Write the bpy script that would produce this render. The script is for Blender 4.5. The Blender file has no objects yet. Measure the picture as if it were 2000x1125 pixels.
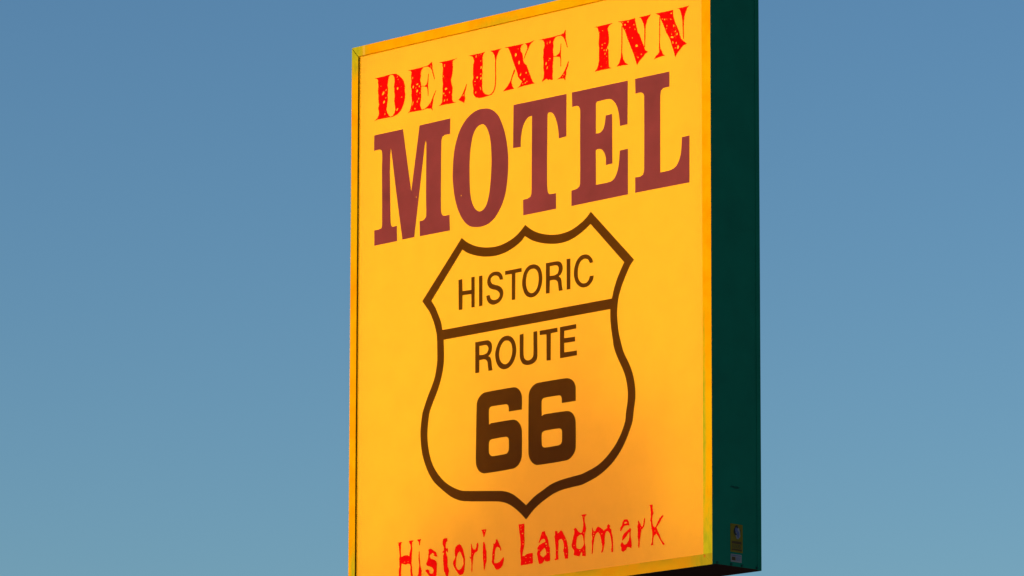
import bpy, bmesh, math, random
from mathutils import Matrix, Vector

# ------------------------------------------------------------------ camera, sky, sun, exposure
scene = bpy.context.scene
col = scene.collection

cam_data = bpy.data.cameras.new("camera")
cam_data.sensor_width = 36.0
cam_data.lens = 36.0 * 12011.0 / 2000.0          # long telephoto from the far side of the road
cam_data.clip_start = 0.1
cam_data.clip_end = 20000.0
cam = bpy.data.objects.new("camera", cam_data)
col.objects.link(cam)
right = Vector((0.999997689, -0.000394731, 0.00211343))
up = Vector((-0.00214998, -0.18359676, 0.98299929))
fwd = Vector((0.0, 0.98300156, 0.18359718))
cam.matrix_world = Matrix(((right.x, up.x, -fwd.x, 0.0), (right.y, up.y, -fwd.y, 0.0),
                           (right.z, up.z, -fwd.z, 1.6), (0, 0, 0, 1)))
scene.camera = cam

SUN_AZ = Vector((-0.961, -0.277))                # horizontal direction towards the low sun
SUN_EL = math.radians(10.0)
SUN_ROT = math.atan2(SUN_AZ.x, SUN_AZ.y)
world = bpy.data.worlds.new("World")
scene.world = world
world.use_nodes = True
wn = world.node_tree.nodes
wl = world.node_tree.links
sky = wn.new("ShaderNodeTexSky")
sky.sky_type = 'NISHITA'
sky.sun_disc = False
sky.sun_elevation = SUN_EL
sky.sun_rotation = SUN_ROT
sky.altitude = 1600.0
sky.air_density = 1.3
sky.dust_density = 0.8
sky.ozone_density = 3.25
gam = wn.new("ShaderNodeGamma")                  # the clear high-desert sky is deep and contrasty
gam.inputs[1].default_value = 1.3
wl.new(sky.outputs[0], gam.inputs[0])
wl.new(gam.outputs[0], wn["Background"].inputs[0])
wn["Background"].inputs[1].default_value = 0.096

sun_data = bpy.data.lights.new("sun", 'SUN')
sun_data.energy = 3.2
sun_data.angle = math.radians(0.5)
sun_data.color = (1.0, 0.74, 0.44)
sun = bpy.data.objects.new("sun", sun_data)
col.objects.link(sun)
sun.location = (-60, -20, 30)
sd = Vector((SUN_AZ.x * math.cos(SUN_EL), SUN_AZ.y * math.cos(SUN_EL), math.sin(SUN_EL))).normalized()
sun.rotation_euler = sd.to_track_quat('Z', 'Y').to_euler()

scene.view_settings.view_transform = 'Standard'
scene.view_settings.look = 'None'
scene.view_settings.exposure = 0.0
scene.view_settings.gamma = 1.0

# ------------------------------------------------------------------ size of the sign (metres)
W, H, D = 2.44, 2.790, 0.320
Z0 = 5.4869                                       # underside of the cabinet above the ground
REC = 0.012                                       # the face sits this far behind the frame
random.seed(3)

# ------------------------------------------------------------------ materials
def new_mat(name):
    m = bpy.data.materials.new(name)
    m.use_nodes = True
    m.node_tree.nodes.clear()
    return m, m.node_tree.nodes, m.node_tree.links

def N(nodes, kind, **inputs):
    n = nodes.new(kind)
    for k, v in inputs.items():
        n.inputs[k.replace('_', ' ')].default_value = v
    return n

def coords(nodes, links, scale=(1, 1, 1), loc=(0, 0, 0)):
    t = nodes.new("ShaderNodeTexCoord")
    mp = nodes.new("ShaderNodeMapping")
    mp.inputs['Scale'].default_value = scale
    mp.inputs['Location'].default_value = loc
    links.new(t.outputs['Object'], mp.inputs['Vector'])
    return mp.outputs[0]

def noise(nodes, links, vec, scale, detail=3.0, rough=0.5):
    n = N(nodes, "ShaderNodeTexNoise", Scale=scale, Detail=detail, Roughness=rough)
    links.new(vec, n.inputs['Vector'])
    return n.outputs['Fac']

def ramp(nodes, links, fac, stops):
    r = nodes.new("ShaderNodeValToRGB")
    el = r.color_ramp.elements
    while len(el) < len(stops):
        el.new(0.5)
    for e, (p, c) in zip(el, stops):
        e.position = p
        e.color = (*c, 1) if len(c) == 3 else c
    links.new(fac, r.inputs[0])
    return r.outputs[0]

def mixc(nodes, links, fac, a, b, mode='MIX'):
    n = nodes.new("ShaderNodeMix")
    n.data_type = 'RGBA'
    n.blend_type = mode
    for sock, v in ((n.inputs[0], fac), (n.inputs[6], a), (n.inputs[7], b)):
        if hasattr(v, 'links'):
            links.new(v, sock)
        elif isinstance(v, (int, float)):
            sock.default_value = v
        else:
            sock.default_value = (*v, 1)
    return n.outputs[2]

def math_node(nodes, links, op, a, b=0.0, clamp=False):
    n = nodes.new("ShaderNodeMath")
    n.operation = op
    n.use_clamp = clamp
    for sock, v in ((n.inputs[0], a), (n.inputs[1], b)):
        if hasattr(v, 'links'):
            links.new(v, sock)
        else:
            sock.default_value = v
    return n.outputs[0]

def film(name, diff, trans, fac, gloss=0.04, rough=0.35, mottle=0.06, mscale=9.0, worn=None, smudge=0.0):
    """A translucent sheet: reflects daylight and passes the lamps behind it."""
    m, nd, lk = new_mat(name)
    vec = coords(nd, lk)
    n1 = noise(nd, lk, vec, mscale, 5.0, 0.6)
    tone = ramp(nd, lk, n1, [(0.3, (1 - mottle,) * 3), (0.7, (1 + mottle,) * 3)])
    grime = noise(nd, lk, coords(nd, lk, (1, 1, 1), (4.7, 2.0, 0.9)), 5.5, 2.0, 0.5)     # a few finger-wide grime marks
    tone = mixc(nd, lk, 1.0, tone, ramp(nd, lk, grime, [(0.66, (1, 1, 1)), (0.78, (1 - smudge,) * 3)]), 'MULTIPLY')
    dcol = mixc(nd, lk, 1.0, diff, tone, 'MULTIPLY')
    tcol = mixc(nd, lk, 1.0, trans, tone, 'MULTIPLY')
    d = nd.new("ShaderNodeBsdfDiffuse"); lk.new(dcol, d.inputs['Color'])
    t = nd.new("ShaderNodeBsdfTranslucent"); lk.new(tcol, t.inputs['Color'])
    mx = nd.new("ShaderNodeMixShader"); mx.inputs[0].default_value = fac
    lk.new(d.outputs[0], mx.inputs[1]); lk.new(t.outputs[0], mx.inputs[2])
    g = nd.new("ShaderNodeBsdfGlossy"); g.inputs['Roughness'].default_value = rough
    g.inputs['Color'].default_value = (1, 1, 1, 1)
    fr = N(nd, "ShaderNodeFresnel", IOR=1.35)
    fm = math_node(nd, lk, 'MULTIPLY', fr.outputs[0], gloss * 10)
    m2 = nd.new("ShaderNodeMixShader")
    lk.new(fm, m2.inputs[0]); lk.new(mx.outputs[0], m2.inputs[1]); lk.new(g.outputs[0], m2.inputs[2])
    last = m2.outputs[0]
    if worn:                                       # small chips where the ink has gone
        nz = noise(nd, lk, coords(nd, lk, (1.0, 1.0, 0.6)), worn[0], 3.0, 0.6)
        big = noise(nd, lk, vec, worn[0] * 0.18, 2.0, 0.5)
        s = math_node(nd, lk, 'ADD', nz, math_node(nd, lk, 'MULTIPLY', big, 0.35))
        mask = ramp(nd, lk, s, [(worn[1], (0, 0, 0)), (min(0.999, worn[1] + 0.05), (worn[2],) * 3)])
        tr = nd.new("ShaderNodeBsdfTransparent")
        m3 = nd.new("ShaderNodeMixShader")
        lk.new(mask, m3.inputs[0]); lk.new(last, m3.inputs[1]); lk.new(tr.outputs[0], m3.inputs[2])
        last = m3.outputs[0]
    out = nd.new("ShaderNodeOutputMaterial")
    lk.new(last, out.inputs[0])
    return m

def solid(name, colour, rough=0.5, mottle=0.1, mscale=8.0, bump=0.0, metal=0.0, spec=0.06):
    m, nd, lk = new_mat(name)
    vec = coords(nd, lk)
    n1 = noise(nd, lk, vec, mscale, 5.0, 0.6)
    tone = ramp(nd, lk, n1, [(0.3, (1 - mottle,) * 3), (0.7, (1 + mottle,) * 3)])
    p = nd.new("ShaderNodeBsdfPrincipled")
    lk.new(mixc(nd, lk, 1.0, colour, tone, 'MULTIPLY'), p.inputs['Base Color'])
    p.inputs['Roughness'].default_value = rough
    p.inputs['Metallic'].default_value = metal
    p.inputs['Specular IOR Level'].default_value = spec
    if bump:
        b = N(nd, "ShaderNodeBump", Strength=bump, Distance=0.01)
        lk.new(n1, b.inputs['Height']); lk.new(b.outputs[0], p.inputs['Normal'])
    out = nd.new("ShaderNodeOutputMaterial")
    lk.new(p.outputs[0], out.inputs[0])
    return m

M_face = film("yellow_acrylic", (0.98, 0.392, 0.043), (1.0, 0.455, 0.0), 0.5, 0.008, 0.4, 0.035, 7.0)
M_red = film("red_vinyl", (0.90, 0.002, 0.001), (0.9, 0.002, 0.0005), 0.4, 0.002, 0.45, 0.10, 30.0, worn=(110.0, 0.86, 0.6))
M_purple = film("purple_brown_vinyl", (0.205, 0.045, 0.070), (0.38, 0.088, 0.36), 0.45, 0.008, 0.4, 0.13, 4.0, smudge=0.15)
M_black = film("faded_black_vinyl", (0.022, 0.010, 0.003), (0.29, 0.185, 0.01), 0.45, 0.002, 0.4, 0.08, 9.0)

M_green = solid("dark_green_paint", (0.0, 0.165, 0.085), 0.6, 0.10, 5.0, 0.03)
M_under = solid("dark_brown_paint", (0.045, 0.009, 0.004), 0.7, 0.2, 6.0)
M_olive = solid("olive_primer", (0.10, 0.085, 0.004), 0.6, 0.25, 20.0)
M_white = solid("white_reflector_paint", (0.40, 0.40, 0.40), 0.6, 0.02)
M_steel = solid("painted_steel_pole", (0.02, 0.07, 0.06), 0.5, 0.15, 4.0)
M_screw = solid("dark_screw_steel", (0.006, 0.06, 0.04), 0.5, 0.2, 40.0)

def frame_paint():
    """Orange paint worn through to the older green one near the corners and in patches."""
    m, nd, lk = new_mat("weathered_orange_paint")
    vec = coords(nd, lk)
    sep = nd.new("ShaderNodeSeparateXYZ")
    lk.new(vec, sep.inputs[0])
    X, Zc = sep.outputs[0], sep.outputs[2]
    n_mid = noise(nd, lk, vec, 6.0, 4.0, 0.6)
    n_fine = noise(nd, lk, coords(nd, lk, (1, 1, 0.35)), 38.0, 4.0, 0.65)
    n_long = noise(nd, lk, coords(nd, lk, (1, 1, 1), (3.1, 0, 1.7)), 2.6, 3.0, 0.5)
    orange = ramp(nd, lk, n_mid, [(0.35, (0.92, 0.345, 0.000)), (0.65, (0.98, 0.46, 0.002))])
    green = ramp(nd, lk, n_fine, [(0.35, (0.42, 0.40, 0.012)), (0.65, (0.58, 0.49, 0.012))])
    def near(cx, cz, rx, rz):
        dx = math_node(nd, lk, 'DIVIDE', math_node(nd, lk, 'SUBTRACT', X, cx), rx)
        dz = math_node(nd, lk, 'DIVIDE', math_node(nd, lk, 'SUBTRACT', Zc, cz), rz)
        r2 = math_node(nd, lk, 'ADD', math_node(nd, lk, 'MULTIPLY', dx, dx), math_node(nd, lk, 'MULTIPLY', dz, dz))
        r = math_node(nd, lk, 'SQRT', r2)
        r = math_node(nd, lk, 'ADD', r, math_node(nd, lk, 'MULTIPLY', math_node(nd, lk, 'SUBTRACT', n_fine, 0.5), 1.3))
        return math_node(nd, lk, 'SUBTRACT', 1.35, r, True)
    zb = Z0
    tl = near(-W / 2 + 0.02, zb + H - 0.03, 0.085, 0.11)
    br = near(W / 2 - 0.03, zb + 0.03, 0.10, 0.26)
    tp = near(-W / 2 + 1.02, zb + H - 0.045, 0.16, 0.028)
    tp = math_node(nd, lk, 'MULTIPLY', tp, 0.45)
    bl = near(-W / 2 + 0.035, zb + 0.10, 0.02, 0.22)
    rt = near(W / 2 - 0.05, zb + 0.6, 0.012, 0.5)
    wear = math_node(nd, lk, 'MAXIMUM', math_node(nd, lk, 'MAXIMUM', tl, br), math_node(nd, lk, 'MAXIMUM', tp, math_node(nd, lk, 'MAXIMUM', bl, rt)))
    patch = ramp(nd, lk, n_long, [(0.50, (0, 0, 0)), (0.66, (0.8,) * 3)])
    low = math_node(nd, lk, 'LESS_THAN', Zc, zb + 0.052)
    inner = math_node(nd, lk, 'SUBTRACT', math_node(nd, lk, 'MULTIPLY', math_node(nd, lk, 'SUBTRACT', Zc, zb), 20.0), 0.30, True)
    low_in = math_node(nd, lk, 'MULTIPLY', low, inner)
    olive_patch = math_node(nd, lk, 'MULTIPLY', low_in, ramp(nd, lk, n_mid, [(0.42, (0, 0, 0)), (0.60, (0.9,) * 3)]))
    c = mixc(nd, lk, patch, orange, (0.84, 0.47, 0.003))
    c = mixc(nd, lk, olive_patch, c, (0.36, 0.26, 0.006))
    c = mixc(nd, lk, wear, c, green)
    # weaker light low down painted as brown into the bottom bar, rust at the corner screw, pale joint strip on the top bar
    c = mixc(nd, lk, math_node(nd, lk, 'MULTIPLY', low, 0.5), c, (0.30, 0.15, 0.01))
    rust = near(W / 2 - 0.049, zb + 0.042, 0.006, 0.008)
    c = mixc(nd, lk, rust, c, (0.55, 0.12, 0.01))
    jx = math_node(nd, lk, 'COMPARE', X, -W / 2 + 0.0865)
    jx.node.inputs[2].default_value = 0.0075
    jz = math_node(nd, lk, 'GREATER_THAN', Zc, zb + H - 0.06)
    c = mixc(nd, lk, math_node(nd, lk, 'MULTIPLY', math_node(nd, lk, 'MULTIPLY', jx, jz), 0.7), c, (0.85, 0.50, 0.06))
    p = nd.new("ShaderNodeBsdfPrincipled")
    lk.new(c, p.inputs['Base Color'])
    p.inputs['Roughness'].default_value = 0.6
    p.inputs['Specular IOR Level'].default_value = 0.0
    b = N(nd, "ShaderNodeBump", Strength=0.25, Distance=0.004)
    lk.new(n_fine, b.inputs['Height']); lk.new(b.outputs[0], p.inputs['Normal'])
    out = nd.new("ShaderNodeOutputMaterial")
    lk.new(p.outputs[0], out.inputs[0])
    return m
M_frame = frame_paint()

def lamp_mat():
    m, nd, lk = new_mat("fluorescent_light")
    e = nd.new("ShaderNodeEmission")
    e.inputs[0].default_value = (1.0, 0.96, 0.88, 1)
    e.inputs[1].default_value = LAMP
    out = nd.new("ShaderNodeOutputMaterial")
    lk.new(e.outputs[0], out.inputs[0])
    return m
LAMP = 4.7
M_lamp = lamp_mat()

# ------------------------------------------------------------------ mesh helpers
def obj(name, bm_or_mesh, mats, parent=None):
    if isinstance(bm_or_mesh, bmesh.types.BMesh):
        me = bpy.data.meshes.new(name)
        bm_or_mesh.normal_update()
        bm_or_mesh.to_mesh(me)
        bm_or_mesh.free()
    else:
        me = bm_or_mesh
        me.name = name
    for m in (mats if isinstance(mats, (list, tuple)) else [mats]):
        me.materials.append(m)
    o = bpy.data.objects.new(name, me)
    col.objects.link(o)
    if parent is not None:
        o.parent = parent
    return o

def box(bm, x0, x1, y0, y1, z0, z1, mat=0):
    vs = [bm.verts.new((x, y, z)) for x in (x0, x1) for y in (y0, y1) for z in (z0, z1)]
    fs = []
    for idx in ((0, 1, 3, 2), (4, 6, 7, 5), (0, 4, 5, 1), (2, 3, 7, 6), (0, 2, 6, 4), (1, 5, 7, 3)):
        f = bm.faces.new([vs[i] for i in idx])
        f.material_index = mat
        fs.append(f)
    return vs, fs

def cyl(bm, c, axis, r, length, seg=16, mat=0):
    q = Vector(axis).to_track_quat('Z', 'Y').to_matrix().to_4x4()
    res = bmesh.ops.create_cone(bm, cap_ends=True, segments=seg, radius1=r, radius2=r, depth=length,
                                matrix=Matrix.Translation(c) @ q)
    for v in res['verts']:
        for f in v.link_faces:
            f.material_index = mat
    return res['verts']

def L(x_mm, z_mm, d):
    """left-edge millimetres, height millimetres, depth in metres -> sign's own axes"""
    return (x_mm / 1000.0 - W / 2, d - D / 2, z_mm / 1000.0 + Z0)

def smooth_loop(pts, limit=40.0, steps=4):
    """round the curved runs of a traced outline, keep the corners sharp"""
    n = len(pts)
    P = [Vector(p) for p in pts]
    def corner(i):
        a, b = P[i] - P[i - 1], P[(i + 1) % n] - P[i]
        if a.length < 1e-6 or b.length < 1e-6:
            return True
        return math.degrees(a.angle(b)) > limit
    C = [corner(i) for i in range(n)]
    out = []
    for i in range(n):
        j = (i + 1) % n
        p1, p2 = P[i], P[j]
        seg = p2 - p1
        t1 = seg if C[i] else (p2 - P[i - 1]) * 0.5
        t2 = seg if C[j] else (P[(j + 1) % n] - p1) * 0.5
        k = seg.length
        if t1.length > k: t1 = t1.normalized() * k
        if t2.length > k: t2 = t2.normalized() * k
        for s in range(steps):
            t = s / steps
            h00, h10 = 2 * t**3 - 3 * t**2 + 1, t**3 - 2 * t**2 + t
            h01, h11 = -2 * t**3 + 3 * t**2, t**3 - t**2
            out.append(p1 * h00 + t1 * h10 + p2 * h01 + t2 * h11)
    return [(v.x, v.y) for v in out]

def ragged(loop, amp, step=2.2, grow=0.0):
    """the nibbled edge of distressed stamped lettering"""
    n = len(loop)
    area = sum(loop[i][0] * loop[(i + 1) % n][1] - loop[(i + 1) % n][0] * loop[i][1] for i in range(n))
    sg = 1.0 if area > 0 else -1.0
    out = []
    for i in range(n):
        a, b = Vector(loop[i]), Vector(loop[(i + 1) % n])
        e = b - a
        if e.length < 1e-6:
            continue
        nrm = Vector((e.y, -e.x)).normalized() * sg
        k = max(1, int(e.length / step))
        for j in range(k):
            r = 0.0 if j == 0 else random.uniform(-amp, amp)
            out.append(tuple(a + e * (j / k) + nrm * (r + grow)))
    return out

def lettering_mesh(glyphs, depth, smooth=True, steps=4, grow=0.0):
    bm = bmesh.new()
    for outer, holes, flecks in glyphs:            # every letter is filled on its own
        cu = bpy.data.curves.new("outline", 'CURVE')
        cu.dimensions = '2D'
        cu.fill_mode = 'BOTH'
        for li, loop in enumerate([outer] + list(holes) + list(flecks)):
            if smooth:
                pts = smooth_loop(loop, steps=steps)
            elif li <= len(holes):
                pts = ragged(loop, 0.95, 2.6, grow if li == 0 else -grow * 0.7)
            else:
                pts = loop
            sp = cu.splines.new('POLY')
            sp.points.add(len(pts) - 1)
            for q, pt in zip(sp.points, pts):
                q.co = (pt[0] / 1000.0, pt[1] / 1000.0, 0, 1)
            sp.use_cyclic_u = True
        tmp = bpy.data.objects.new("outline", cu)
        part = bpy.data.meshes.new_from_object(tmp)
        bm.from_mesh(part)
        bpy.data.meshes.remove(part)
        bpy.data.objects.remove(tmp)
        bpy.data.curves.remove(cu)
    me = bpy.data.meshes.new("lettering")
    bm.to_mesh(me)
    bm.free()
    for v in me.vertices:
        v.co = (v.co.x - W / 2, depth - D / 2, v.co.y + Z0)
    me.materials.clear()
    me.update()
    if len(me.polygons) and me.polygons[0].normal.y > 0:
        me.flip_normals()
    return me

# ------------------------------------------------------------------ traced lettering (mm on the sign face)
DELUXE = [
 ([(150.7,2616.6),(172.8,2615.7),(213.1,2615.7),(256.9,2617.7),(282.5,2618.2),(304.4,2614.7),(322.6,2606.0),(337.3,2594.7),(351.9,2582.3),(363.0,2567.8),(369.7,2543.9),(368.8,2516.1),(372.5,2502.8),(370.9,2485.3),(365.6,2465.9),(356.6,2447.0),(345.9,2430.9),(333.2,2420.1),(316.9,2411.2),(295.2,2405.7),(277.0,2403.9),(255.1,2405.5),(214.9,2406.6),(178.3,2407.1),(152.7,2403.4),(163.6,2408.1),(176.4,2416.3),(183.6,2427.9),(185.3,2442.9),(179.6,2464.2),(185.0,2478.6),(181.1,2504.7),(180.9,2530.3),(177.0,2551.3),(180.5,2571.1),(176.7,2589.6),(178.4,2602.1),(171.0,2609.6)],
  [[(275.2,2615.3),(288.0,2608.9),(294.3,2596.5),(296.6,2578.3),(292.1,2556.1),(294.1,2530.4),(297.3,2504.4),(294.5,2482.0),(298.3,2461.1),(302.2,2437.6),(295.0,2420.9),(284.2,2409.9),(269.6,2407.1),(256.8,2414.1),(245.7,2431.1),(239.4,2447.3),(243.6,2469.6),(248.8,2494.2),(246.8,2520.0),(250.2,2544.9),(246.4,2568.4),(249.8,2590.8),(255.2,2607.8),(266.1,2614.2)]],
  [[(219.2,2526.8),(211.6,2523.7),(206.1,2525.2),(210.6,2533.4),(216.1,2540.3),(221.9,2540.3),(224.3,2535.5)],[(236.6,2542.2),(231.8,2539.8),(230.3,2542.0),(231.9,2545.8),(236.9,2548.4),(240.3,2548.3),(240.9,2545.5)],[(225.9,2483.6),(220.4,2480.7),(215.4,2481.1),(215.4,2488.8),(220.3,2494.0),(225.1,2496.3),(227.7,2491.6)],[(235.9,2504.1),(232.7,2502.2),(231.4,2504.0),(231.5,2507.0),(234.0,2510.1),(236.6,2510.7),(237.9,2508.5)],[(321.5,2536.1),(317.5,2533.2),(313.4,2534.1),(312.3,2539.8),(315.3,2546.1),(320.3,2546.3),(322.5,2541.7)],[(349.2,2490.9),(346.9,2489.2),(345.0,2489.8),(345.0,2492.9),(346.5,2495.4),(348.6,2496.7),(349.8,2494.5)],[(317.4,2596.5),(315.3,2594.2),(313.1,2595.3),(312.9,2598.4),(314.4,2601.2),(317.2,2602.9),(318.8,2600.0)],[(322.7,2582.1),(321.2,2580.8),(319.7,2582.0),(318.4,2583.7),(319.9,2585.4),(322.0,2585.8),(323.0,2584.0)],[(317.3,2432.2),(312.5,2429.1),(308.6,2429.6),(311.7,2436.1),(316.5,2441.3),(321.7,2443.3),(322.1,2438.3)],[(229.7,2424.4),(227.3,2422.5),(224.7,2422.8),(225.1,2426.4),(226.4,2429.5),(229.2,2430.8),(231.0,2428.1)],[(200.7,2568.4),(199.1,2567.9),(196.9,2568.2),(196.2,2570.0),(197.6,2571.1),(199.6,2571.3),(200.8,2569.8)]]),
 ([(388.4,2619.1),(412.6,2617.2),(479.0,2617.3),(527.1,2619.5),(541.1,2624.3),(555.0,2631.9),(560.2,2633.9),(563.1,2618.0),(564.0,2598.2),(572.2,2574.4),(581.2,2544.9),(576.8,2544.2),(565.0,2575.5),(559.3,2593.3),(549.2,2603.3),(537.1,2612.3),(519.1,2616.6),(499.0,2615.6),(487.1,2604.8),(481.2,2588.8),(482.5,2574.6),(477.4,2558.5),(481.5,2546.6),(484.4,2529.2),(485.6,2526.2),(509.7,2522.4),(521.7,2527.6),(527.6,2539.3),(532.7,2561.0),(533.8,2579.1),(537.8,2578.4),(536.3,2554.8),(534.5,2532.6),(534.2,2515.8),(536.7,2492.9),(536.1,2469.1),(532.1,2469.7),(531.1,2493.8),(525.8,2512.9),(509.7,2519.1),(485.6,2522.8),(483.8,2501.2),(486.0,2478.4),(483.3,2456.3),(478.2,2434.6),(484.4,2416.8),(490.5,2408.0),(516.5,2410.4),(534.4,2421.7),(550.3,2433.2),(568.1,2459.9),(587.1,2489.2),(590.3,2487.3),(572.2,2453.7),(567.6,2426.3),(562.5,2407.5),(567.8,2392.7),(562.6,2394.9),(556.5,2402.8),(528.5,2408.5),(488.5,2404.9),(404.1,2408.6),(388.0,2403.5),(402.0,2412.6),(410.0,2425.5),(415.9,2441.4),(419.8,2463.4),(415.6,2489.4),(417.4,2511.6),(411.2,2535.1),(415.8,2559.7),(412.8,2588.4),(416.7,2604.7),(408.6,2613.1)],
  [],
  [[(426.4,2572.7),(423.3,2570.0),(420.6,2570.9),(421.1,2575.5),(422.6,2580.0),(425.6,2580.4),(427.2,2577.7)],[(465.5,2540.0),(463.0,2536.7),(455.3,2535.1),(449.2,2536.5),(451.1,2539.7),(455.8,2542.2),(462.0,2542.0)],[(431.1,2526.2),(427.3,2521.8),(424.6,2524.3),(423.5,2529.7),(426.9,2536.0),(430.9,2537.6),(433.1,2533.3)],[(460.1,2501.0),(454.5,2497.4),(451.3,2500.6),(451.0,2506.1),(454.0,2512.7),(458.9,2512.7),(462.1,2508.9)],[(478.9,2490.7),(476.9,2489.0),(474.7,2489.4),(474.9,2492.6),(476.2,2495.1),(478.2,2495.6),(479.5,2493.8)],[(470.8,2464.4),(467.6,2461.6),(464.8,2462.8),(464.6,2467.3),(467.0,2470.3),(469.6,2471.5),(471.3,2469.1)],[(460.9,2450.5),(457.7,2448.5),(455.2,2449.3),(454.4,2453.4),(456.9,2456.9),(460.0,2458.5),(461.5,2455.3)],[(427.6,2444.6),(424.0,2438.4),(422.0,2440.3),(423.3,2447.8),(426.1,2456.8),(429.8,2459.9),(430.4,2453.8)],[(444.7,2418.7),(441.8,2417.3),(437.7,2418.6),(437.3,2421.4),(438.1,2424.0),(442.0,2423.0),(445.8,2421.3)],[(474.1,2523.6),(471.5,2520.2),(469.0,2522.6),(468.0,2526.0),(469.9,2529.9),(473.5,2530.8),(475.4,2527.4)]]),
 ([(609.0,2622.4),(633.4,2622.3),(690.7,2621.4),(715.7,2622.5),(738.9,2624.8),(719.3,2619.4),(708.6,2614.0),(705.1,2602.0),(708.1,2581.3),(705.3,2561.6),(701.2,2542.1),(694.1,2520.6),(698.5,2502.2),(705.8,2483.5),(705.2,2465.9),(701.7,2446.3),(703.3,2426.0),(708.0,2415.2),(716.9,2410.0),(734.8,2409.0),(709.8,2406.1),(656.2,2408.1),(631.1,2408.2),(606.0,2407.1),(620.3,2412.4),(631.0,2422.1),(634.4,2446.8),(636.1,2471.7),(634.2,2492.2),(637.6,2511.8),(633.9,2532.6),(634.5,2557.7),(637.2,2585.1),(633.5,2608.4),(629.8,2616.6)],
  [],
  [[(650.0,2597.6),(646.7,2594.0),(644.1,2594.3),(645.0,2600.8),(647.4,2607.8),(650.7,2609.4),(651.2,2604.5)],[(668.6,2483.7),(663.5,2481.0),(656.9,2479.1),(651.1,2482.9),(652.4,2487.0),(657.5,2489.6),(665.2,2488.2)],[(647.7,2461.6),(644.0,2459.4),(639.9,2461.7),(638.7,2465.1),(640.8,2467.9),(644.7,2467.8),(647.9,2465.3)],[(687.0,2461.0),(684.5,2459.1),(682.1,2460.4),(681.3,2463.3),(682.9,2466.2),(685.7,2466.2),(686.8,2463.8)],[(656.9,2450.9),(654.4,2450.4),(651.8,2450.8),(650.4,2453.2),(652.4,2454.8),(655.2,2455.2),(656.4,2453.0)],[(652.2,2425.8),(648.3,2423.6),(644.8,2423.3),(645.3,2429.5),(647.7,2434.6),(650.9,2435.1),(652.3,2431.8)],[(670.9,2426.4),(668.1,2423.6),(666.3,2425.7),(665.5,2429.0),(667.7,2432.3),(670.5,2434.3),(671.2,2430.6)],[(643.0,2547.2),(640.7,2544.5),(638.7,2546.0),(638.3,2549.3),(640.0,2552.8),(642.5,2553.4),(644.0,2551.0)]]),
 ([(803.1,2487.0),(806.3,2485.8),(801.0,2471.0),(792.2,2447.3),(788.8,2432.7),(794.2,2419.3),(790.7,2404.8),(786.5,2394.9),(777.5,2400.6),(763.3,2406.6),(752.6,2412.0),(746.1,2416.8),(761.4,2427.0),(777.3,2444.6),(790.7,2465.1)],
  [],
  [[(781.4,2432.2),(778.5,2429.3),(776.6,2431.1),(776.5,2434.7),(779.5,2438.0),(782.5,2438.5),(783.9,2435.8)]]),
 ([(815.6,2622.5),(847.5,2621.9),(897.2,2621.4),(932.6,2623.8),(922.0,2616.2),(915.0,2606.0),(913.3,2588.7),(915.2,2565.9),(911.7,2543.8),(913.6,2523.5),(910.1,2504.0),(912.0,2478.6),(910.3,2458.8),(913.9,2438.2),(919.3,2427.4),(933.5,2415.1),(954.7,2408.6),(970.5,2409.8),(984.6,2420.1),(994.1,2433.2),(998.6,2449.9),(1000.9,2479.6),(1000.8,2514.6),(998.9,2544.9),(1000.6,2567.2),(998.4,2580.1),(994.5,2595.7),(982.1,2612.8),(964.4,2621.9),(992.6,2621.1),(1020.8,2621.5),(1047.2,2621.8),(1031.4,2616.1),(1020.9,2604.0),(1012.2,2587.9),(1006.9,2571.2),(1006.0,2543.8),(1007.1,2513.6),(1007.3,2478.6),(1004.6,2449.0),(1000.4,2432.2),(991.3,2416.8),(975.9,2405.3),(956.5,2404.0),(937.1,2402.8),(915.9,2401.6),(891.1,2403.0),(869.8,2408.8),(855.6,2419.8),(848.4,2433.5),(850.1,2453.3),(844.7,2474.2),(842.8,2492.0),(849.9,2508.5),(846.2,2529.2),(847.9,2554.0),(847.8,2571.6),(854.8,2588.1),(849.4,2604.0),(840.5,2615.5)],
  [],
  [[(871.2,2608.4),(868.1,2603.2),(865.6,2606.1),(864.6,2611.0),(867.9,2615.7),(871.2,2617.5),(872.4,2613.4)],[(903.9,2615.6),(902.4,2614.6),(901.2,2615.0),(900.9,2617.0),(902.0,2618.7),(903.5,2619.6),(904.2,2617.8)],[(902.9,2581.4),(900.7,2579.6),(898.7,2580.3),(898.5,2583.4),(900.1,2585.6),(902.1,2586.3),(903.6,2584.7)],[(906.3,2545.9),(901.5,2543.0),(898.5,2544.6),(898.8,2550.4),(902.0,2557.2),(905.9,2557.3),(908.4,2553.9)],[(880.7,2503.8),(876.8,2500.2),(872.7,2503.2),(870.0,2507.7),(873.9,2511.5),(878.2,2511.2),(881.1,2508.3)],[(906.7,2493.7),(902.1,2491.4),(898.5,2492.8),(896.4,2498.1),(900.5,2503.4),(905.1,2505.1),(907.6,2500.6)],[(904.2,2517.1),(901.5,2514.9),(899.0,2517.1),(897.7,2519.7),(899.4,2522.3),(902.7,2522.9),(905.1,2520.4)],[(868.0,2431.2),(865.7,2428.6),(863.5,2429.3),(863.2,2433.3),(865.1,2438.1),(868.3,2439.2),(870.2,2436.0)],[(903.0,2445.7),(903.4,2440.5),(900.8,2441.8),(897.3,2446.5),(895.2,2454.4),(896.4,2457.8),(900.3,2453.1)],[(866.6,2487.7),(862.6,2487.3),(857.5,2488.0),(855.6,2489.8),(856.2,2491.2),(861.0,2491.0),(865.3,2489.5)]]),
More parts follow.
